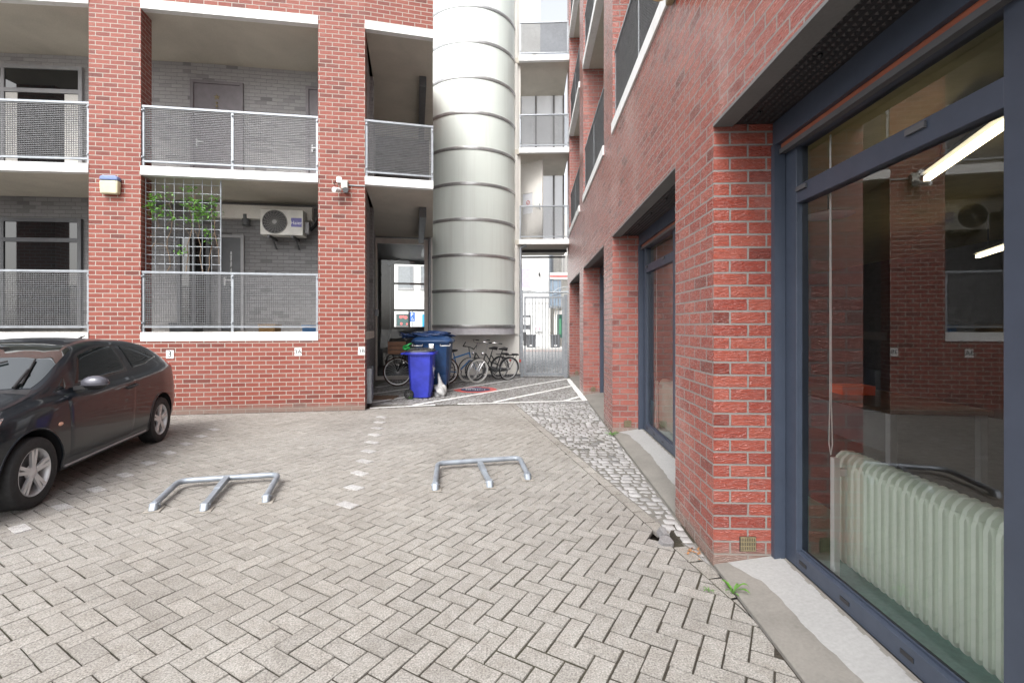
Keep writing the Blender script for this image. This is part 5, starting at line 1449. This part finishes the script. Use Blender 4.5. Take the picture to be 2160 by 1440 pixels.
    m.bar(BBk,(BBk[0]+.12,-.07,BBk[2]-.11),.018); m.bar(BBk,(BBk[0]-.12,.07,BBk[2]+.11),.018); m.box(BBk[0]+.07,BBk[0]+.17,-.16,-.075,BBk[2]-.125,BBk[2]-.1); m.box(BBk[0]-.17,BBk[0]-.07,.075,.16,BBk[2]+.1,BBk[2]+.125)
    m.box(.0,BBk[0]+.08,-.075,-.045,BBk[2]-.02,BBk[2]+.07) if style=='step' else None
    obj('crankset', m, M_['dgrey'], t)
    if guard:
        for x, a0, a1, nm2 in ((0,20,190,'rear_mudguard'),(WBASE,-10,150,'front_mudguard')):
            m = MB(); vs=[]; kk=20
            for k in range(kk+1):
                a = R_(a0+(a1-a0)*k/kk)
                for w3,rr_ in ((-.028,r+.008),(0,r+.018),(.028,r+.008)): vs.append((x+rr_*math.cos(a),w3,r+rr_*math.sin(a)))
            m.add(vs,[(k*3+j,(k+1)*3+j,(k+1)*3+j+1,k*3+j+1) for k in range(kk) for j in range(2)]); obj('mudguard', m, framec, t, smooth=60)
        m = MB(); m.box(-.28,.12,-.06,.06,r*2+.05,r*2+.065)
        for s in (-1,1): m.tube([(-.2,.06*s,r*2+.05),(0,.06*s,r)],.006,5)
        m.box(-.27,-.1,-.05,.05,r*2+.066,r*2+.09); obj('luggage_rack', m, M_['black'], t)
        m = MB(); m.ball((WBASE-.12,0,.80),.045,10,7); obj('headlamp', m, M_['chrome'], t, smooth=60)
        m = MB(); m.box(-.40,-.37,-.03,.03,r+.17,r+.25); obj('rear_lamp', m, M_['red'], t, bevel=.006)
    return t
gk = lambda px,py: tuple(G(px,py))
drk = simple('dark_green_black_frame',(.03,.032,.034),.35)
bicycle('bicycle','dark step-through bicycle with white front tyre, nearest the gate', gk(1006,807.5), gk(1071,802.0), .14, drk, M_['whitet'], M_['rubber'])
bicycle('bicycle','dark step-through bicycle with white front tyre, behind the one nearest the gate', gk(987,805.5), gk(1052,799.5), .10, drk, M_['whitet'], M_['rubber'])
bicycle('bicycle','blue sports bicycle with straight bars leaning beside the navy container', gk(1001,803), gk(936,808), -.10, M_['blue'], M_['rubber'], M_['rubber'], 'sport', .33, False, .9, .95)
Bk = bicycle('bicycle','black delivery bicycle with a front crate, half hidden behind the bins', gk(839,814.5), gk(938,812), -.05, M_['black'], M_['brown'], M_['brown'], 'step', .37, False)
# delivery rack fixed on the front of that bicycle
Mbk = MW[Bk]; WBk = (Vector(gk(839,814.5))-Vector(gk(938,812))).length
m = MB()
for s in (-1,1): m.tube([(WBk,.07*s,.37),(WBk+.12,.18*s,.80)],.01,6); m.tube([(WBk,.07*s,.37),(WBk-.14,.18*s,.80)],.01,6)
m.box(WBk-.2,WBk+.22,-.2,.2,.80,.815); obj('front_rack', m, M_['black'], Bk)
t = thing('wooden_crate','brown wooden crate on the front rack of the black delivery bicycle','crate',M=Mbk@Matrix.Translation((WBk+.02,0,.817)))
for k in range(3):
    z = .01+.105*k
    for (a,b,c,d) in ((-.22,.22,-.17,-.155),(-.22,.22,.155,.17),(-.22,-.205,-.154,.154),(.205,.22,-.154,.154)):
        m = MB(); m.box(a,b,c,d,z,z+.095); obj('slat', m, M_['wood'], t, bevel=.003)
m = MB(); m.box(-.2,.2,-.154,.154,0,.009)
for sx in (-1,1):
    for sy in (-1,1): m.box(sx*.2-.012,sx*.2+.012,sy*.142-.012,sy*.142+.012,.01,.32)
obj('corner_post', m, M_['wood'], t)
# round marking painted on the setts
c = G(1003,822); t = thing('floor_marking','round red and dark blue floor marking on the setts in front of the bicycles','floor marking',(c.x,c.y,.006))
m = MB(); m.lathe([(.36,.001),(.52,.001)],40); obj('red_ring', m, M_['red'], t)
m = MB(); m.disc((0,0),.36,40,None,0,.002); obj('blue_disc', m, simple('worn_navy',(.03,.035,.08),.7,0,.4,8), t)
m = MB(); r_=random.Random(5)
for k in range(9):
    x=-.24+.055*k; m.box(x,x+r_.uniform(.02,.045),-.03+r_.uniform(-.02,.02),.05+r_.uniform(-.02,.03),.003,.004)
for k in range(6):
    x=-.26+.04*k; m.box(x,x+.03,.16,.22+r_.uniform(-.02,.03),.003,.004)
obj('white_marks', m, M_['signwhite'], t)
m = MB(); m.lathe([(.3,.0032),(.35,.0032)],20,a0=1.2,a1=3.0); obj('blue_arc', m, simple('pale_blue',(.15,.35,.6),.6), t)
t = thing('doormat','brown doormat on the setts at the passage wall','mat',G(806,839,0)); m = MB(); m.box(-.3,.3,-.25,.25,.004,.018); obj('mat', m, simple('coir',(.13,.08,.05),.9,0,.3,40), t)

# ------------------------------------------------------------------ street scene behind
FY = 34.0
t = thing('street_house', 'white rendered house across the street, seen through the lobby and the gate', 'building', (0,FY,0))
m = MB(); m.box(-20,2.75,0,8,0.1,11); obj('wall', m, M_['whitewall'], t)
def far(px,py,d=FY): return P(px,py,d)
def fwin(px0,px1,py0,py1,mt,fr='grey',sill=True):
    a=far(px0,py1); b=far(px1,py0)
    m = MB(); f=.07; m.box(a.x-f,a.x,-.04,-.001,a.z-f,b.z+f); m.box(b.x,b.x+f,-.04,-.001,a.z-f,b.z+f); m.box(a.x,b.x,-.04,-.001,b.z,b.z+f); m.box(a.x,b.x,-.04,-.001,a.z-f,a.z)
    if sill: m.box(a.x-.1,b.x+.1,-.1,-.041,a.z-.14,a.z-.07)
    o = obj('window', m, M_[fr], t); g = MB(); g.box(a.x,b.x,-.02,-.001,a.z,b.z); obj('pane', g, mt, o)
    return o
shade = simple('grey_roller_blind',(.2,.215,.23),.4); lil2 = simple('lilac_blind',(.42,.4,.48),.6)
fwin(841,871,563,607,shade); fwin(889,930,563,607,shade); fwin(790,815,563,607,shade)
fwin(1098,1119,567,609,lil2,'white')
fwin(838,863,664,686,simple('dark_shop_glass',(.05,.1,.1),.1),'dgrey',False)
m = MB(); a=far(838,686)
for k,(dx,dz,r_) in enumerate(((.25,.6,.12),(.45,.62,.1),(.62,.56,.13),(.3,.12,.1),(.7,.1,.08))): m.disc((0,0),r_,14,frame((a.x+dx,-.03,a.z+dz),(1,0,0),(0,0,1),(0,-1,0)),0,.001*k)
obj('poster_shapes', m, simple('poster_red',(.5,.12,.12),.6), t)
a=far(891,687); b=far(903,663); m = MB(); m.box(a.x,b.x,-.05,-.001,.1,b.z); obj('door', m, M_['cyan'], t)
m = MB(); a=far(838,648); b=far(935,646); m.box(a.x,b.x,-.03,-.001,a.z,b.z); a=far(1098,640); b=far(1158,638); m.box(a.x,b.x,-.03,-.001,a.z,b.z); obj('string_course', m, simple('pale_line',(.55,.55,.54),.7), t)
a=far(1137,582); m = MB(); m.box(a.x-.03,a.x+.05,-.2,-.001,a.z,a.z+.22); obj('wall_spout', m, M_['black'], t)
# notice boards
a=far(1103,718); b=far(1119,665); t2 = thing('notice_board','tall notice board with white papers on the street house, left of the gate bars','notice board',(a.x,FY-.001,a.z))
W_=b.x-a.x; Hh=b.z-a.z; m = MB(); m.box(0,W_,-.08,-.001,0,Hh); obj('board', m, M_['dgrey'], t2)
for (z0_,z1_) in ((.02,.2),(.24,.44),(.62,.92)): m = MB(); m.box(.04,W_-.04,-.09,-.081,Hh*z0_,Hh*z1_); obj('paper', m, M_['signwhite'], t2)
a=far(1128,699); b=far(1143,687); t2 = thing('letter_box','pale wall box with pink notes on the street house behind the gate','box',(a.x,FY-.001,a.z)); m = MB(); m.box(0,b.x-a.x,-.15,-.001,0,b.z-a.z); obj('case', m, M_['white'], t2); m = MB(); m.box(.05,.2,-.16,-.151,.1,.3); m.box(.28,.44,-.16,-.151,.08,.32); obj('note', m, simple('pink_note',(.7,.45,.5),.6), t2)
for px, lab in ((1120,'dark square planter on the far pavement behind the left half of the gate'),(1171,'dark square planter on the far pavement behind the right half of the gate')):
    p = P(px,731,32.3); t2 = thing('planter',lab,'planter',(p.x,p.y,.1),group='dark planters across the street')
    m = MB(); m.prism([(-.29,-.29),(.29,-.29),(.29,.29),(-.29,.29)],.0,.8,top=[(-.32,-.32),(.32,-.32),(.32,.32),(-.32,.32)]); obj('tub', m, M_['dgrey'], t2); m = MB(); m.box(-.34,.34,-.34,.34,.801,.86); obj('rim', m, M_['dgrey'], t2)
    m = MB(); m.box(-.1,.1,-.325,-.315,.1,.17); obj('badge', m, M_['signwhite'], t2)
# parking sign
p = P(870,668,32.5); t2 = thing('parking_sign','blue disabled parking sign with white P and wheelchair symbol across the street','sign',(p.x,p.y,.1))
m = MB(); m.tube([(0,0,0),(0,0,p.z+.3)],.03,8); obj('pole', m, M_['galv'], t2)
m = MB(); zc3=p.z-.1; m.box(-.18,.18,-.06,-.04,zc3-.32,zc3+.32); so3=obj('sign_plate', m, M_['signblue'], t2)
Mq = frame((-.02,-.065,zc3+.13),(1,0,0),(0,0,1),(0,-1,0)); m = text_mb('P',.34,.002,Mq)
Mq2 = frame((.03,-.063,zc3-.17),(1,0,0),(0,0,1),(0,-1,0)); m.lathe([(.06,0),(.085,0)],18,Mq2,a0=2.2,a1=6.6); m.disc((-.03,.1),.028,10,Mq2,0,.001); m.bar(Mq2@Vector((-.025,.07,.002)),Mq2@Vector((-.01,-.0,.002)),.025,.004); m.bar(Mq2@Vector((-.01,0,.002)),Mq2@Vector((.07,-.0,.002)),.02,.004); m.bar(Mq2@Vector((.07,0,.002)),Mq2@Vector((.1,-.08,.002)),.02,.004)
obj('symbol', m, M_['signwhite'], t2)
# corner house with balcony at the right
HX = P(1160,600,33.4).x
t = thing('corner_house','grey glazed corner house with a dark balcony behind the right side of the gate','building',(HX,33.4,0))
m = MB(); m.box(0.9,6,.5,9,0,9.5); m.box(0,6,2.4,9,0,9.5); obj('wall', m, M_['plaster'], t)
zq = lambda py: H+(688-py)/1000*33.4
m = MB(); m.box(-.05,3,-.6,.49,zq(590),zq(580)); m.box(-.05,3,-.62,-.601,zq(580)+.0,zq(577)); obj('balcony_slab', m, M_['white'], t)
m = MB(); m.box(-.05,3,-.63,-.6201,zq(586),zq(583)); obj('red_stripe', m, M_['red'], t)
m = MB()
for k in range(34): m.box(0,3,-.6,-.585,zq(576)+k*.035,zq(576)+k*.035+.018)
for k in range(4): m.box(k*.9,k*.9+.04,-.62,-.6005,zq(577),zq(577)+1.2)
obj('balcony_railing', m, M_['dgrey'], t)
m = MB(); m.box(-.12,-.02,-.5,-.4,zq(648),zq(545)+.5); m.box(.12,.2,-.5,-.4,zq(648),zq(545)+.5); m.box(-.12,.75,-.5,-.4,zq(650),zq(647)); m.box(-.12,.2,-.5,-.4,zq(583),zq(580)); m.box(.5,.56,-.5,-.4,zq(650),zq(592)); m.box(.7,.76,-.5,-.4,zq(650),zq(592)); obj('bay_frame', m, M_['galv'], t)
m = MB(); m.box(-.02,.12,-.46,-.45,zq(646),zq(545)+.5); m.box(.2,.7,-.46,-.45,zq(646),zq(592)); obj('bay_pane', m, simple('blue_grey_glass',(.2,.26,.33),.1), t)
m = MB(); m.box(.45,.9,.0,.1,zq(712),zq(663)); obj('shop_window', m, simple('green_shop_glass',(.03,.09,.07),.15), t)
m = MB(); m.box(.6,.8,-.02,-.001,zq(705),zq(672)); obj('shop_poster', m, simple('poster_green',(.06,.22,.12),.6), t)
m = MB(); m.box(.3,.5,-.08,.3,0.1,zq(663)); m.box(.3,2,-.08,-.001,zq(663),zq(655)); obj('shop_pillar', m, M_['plaster'], t)
m = MB()
for k in range(3): m.box(.42+.14*k,.5+.14*k,-.03,-.001,zq(608)+.02*k,zq(597)+.01*k)
obj('fascia_marks', m, M_['signblack'], t)

# ------------------------------------------------------------------ weeds, loose setts, litter
def weed(lab, p, n, L, seed, up=.6):
    r = random.Random(seed); t = thing('weed', lab, 'weed', p); m = MB()
    for k in range(n):
        a = 2*PI*k/n+r.uniform(-.3,.3); l = L*r.uniform(.6,1.15); d = Vector((math.cos(a),math.sin(a),0)); s = Vector((-d.y,d.x,0)); e = up*r.uniform(.5,1.3)
        pts=[]
        for j in range(7):
            f=j/6; pts.append(d*l*f+Vector((0,0,l*e*(f-.75*f*f)*1.6)))
        wds=[.10,.14,.3,.22,.34,.2,.0]; vs=[]
        for q,w4 in zip(pts,wds): vs+= [q-s*w4*l*.3+Vector((0,0,w4*l*.06)), q, q+s*w4*l*.3+Vector((0,0,w4*l*.06))]
        m.add([tuple(v) for v in vs],[(j*3+i,j*3+i+1,(j+1)*3+i+1,(j+1)*3+i) for j in range(6) for i in range(2)])
    obj('leaves', m, M_['weed'], t); return t
weed('bright green dandelion-like weed at the edge of the front concrete sill', G(1546,1252,.0), 8, .085, 1, 1.2)
weed('flat green weed at the foot of the second brick pillar', G(1290,916,.01), 8, .13, 2, .35)
weed('tiny green sprout between the pavers beside the front sill', G(1496,1248,0), 5, .04, 3, 1.0)
weed('small green weed beside the wheel of the royal blue bin', G(866,842,.005), 6, .09, 4, .9)
def rock(lab, p, sc_, rz, tilt, seed, mt=None):
    r=random.Random(seed); m=MB(); pts=[]
    for z in (-.5,.5):
        for ux,uy in ((.22,0),(.8,0),(1,.2),(1,.8),(.8,1),(.2,1),(0,.8),(0,.2)):
            k = .8 if z>0 else 1; pts.append(((ux-.5)*k*sc_[0]+r.uniform(-.008,.008),(uy-.5)*k*sc_[1]+r.uniform(-.008,.008),z*sc_[2]))
    m.add(pts,[tuple(range(7,-1,-1)),tuple(range(8,16))]+[(q,(q+1)%8,8+(q+1)%8,8+q) for q in range(8)])
    m.col=[(.22,.22,.23)]*len(m.f)
    t=thing('loose_sett',lab,'stone',M=Matrix.Translation(p)@zrot(rz)@Matrix.Rotation(tilt,4,'X'),group='loose granite setts in the hole'); obj('stone', m, M_['cobble'], t, bevel=.006)
pq=G(1398,1128,0); rock('upright broken granite sett wedged in the hole by the brick pillar',(pq.x,pq.y,.012),(.05,.1,.07),.5,.5,1)
pq=G(1405,1146,0); rock('tilted granite sett at the near edge of the hole in the paving',(pq.x,pq.y,.0),(.11,.1,.07),.3,.22,2)
pq=G(1362,1126,0)
lt = G(1465,1167,.004); m=MB(); r_=random.Random(8)
for k in range(26): leaf(m,Vector((lt.x+r_.gauss(0,.035),lt.y+r_.gauss(0,.05),.008)),Vector((r_.uniform(-1,1),r_.uniform(-1,1),.2)),r_.uniform(.02,.04),.015,.1,r_)
lo_=obj('dry_leaves',m,simple('dry_leaf',(.25,.12,.05),.8)); tag(lo_,'little heap of dry brown leaves at the foot of the front brick pillar','litter',None,'stuff')
m=MB(); r_=random.Random(21)
for (px,py,sp,n) in ((1245,950,.3,150),(1215,936,.3,70),(1215,843,.35,60),(300,884,.5,120),(930,892,.25,60),(720,868,.6,60)):
    c=G(px,py)
    for k in range(n): leaf(m,Vector((c.x+r_.gauss(0,sp*.6),c.y+r_.gauss(0,sp*.35),.002)),Vector((r_.uniform(-1,1),r_.uniform(-1,1),.25)),r_.uniform(.008,.024),.009,.1,r_)
tag(obj('moss_litter',m,simple('dark_moss',(.06,.055,.03),.9,0,.4,40)),'dark moss and litter scattered in the paving joints','moss',None,'stuff')
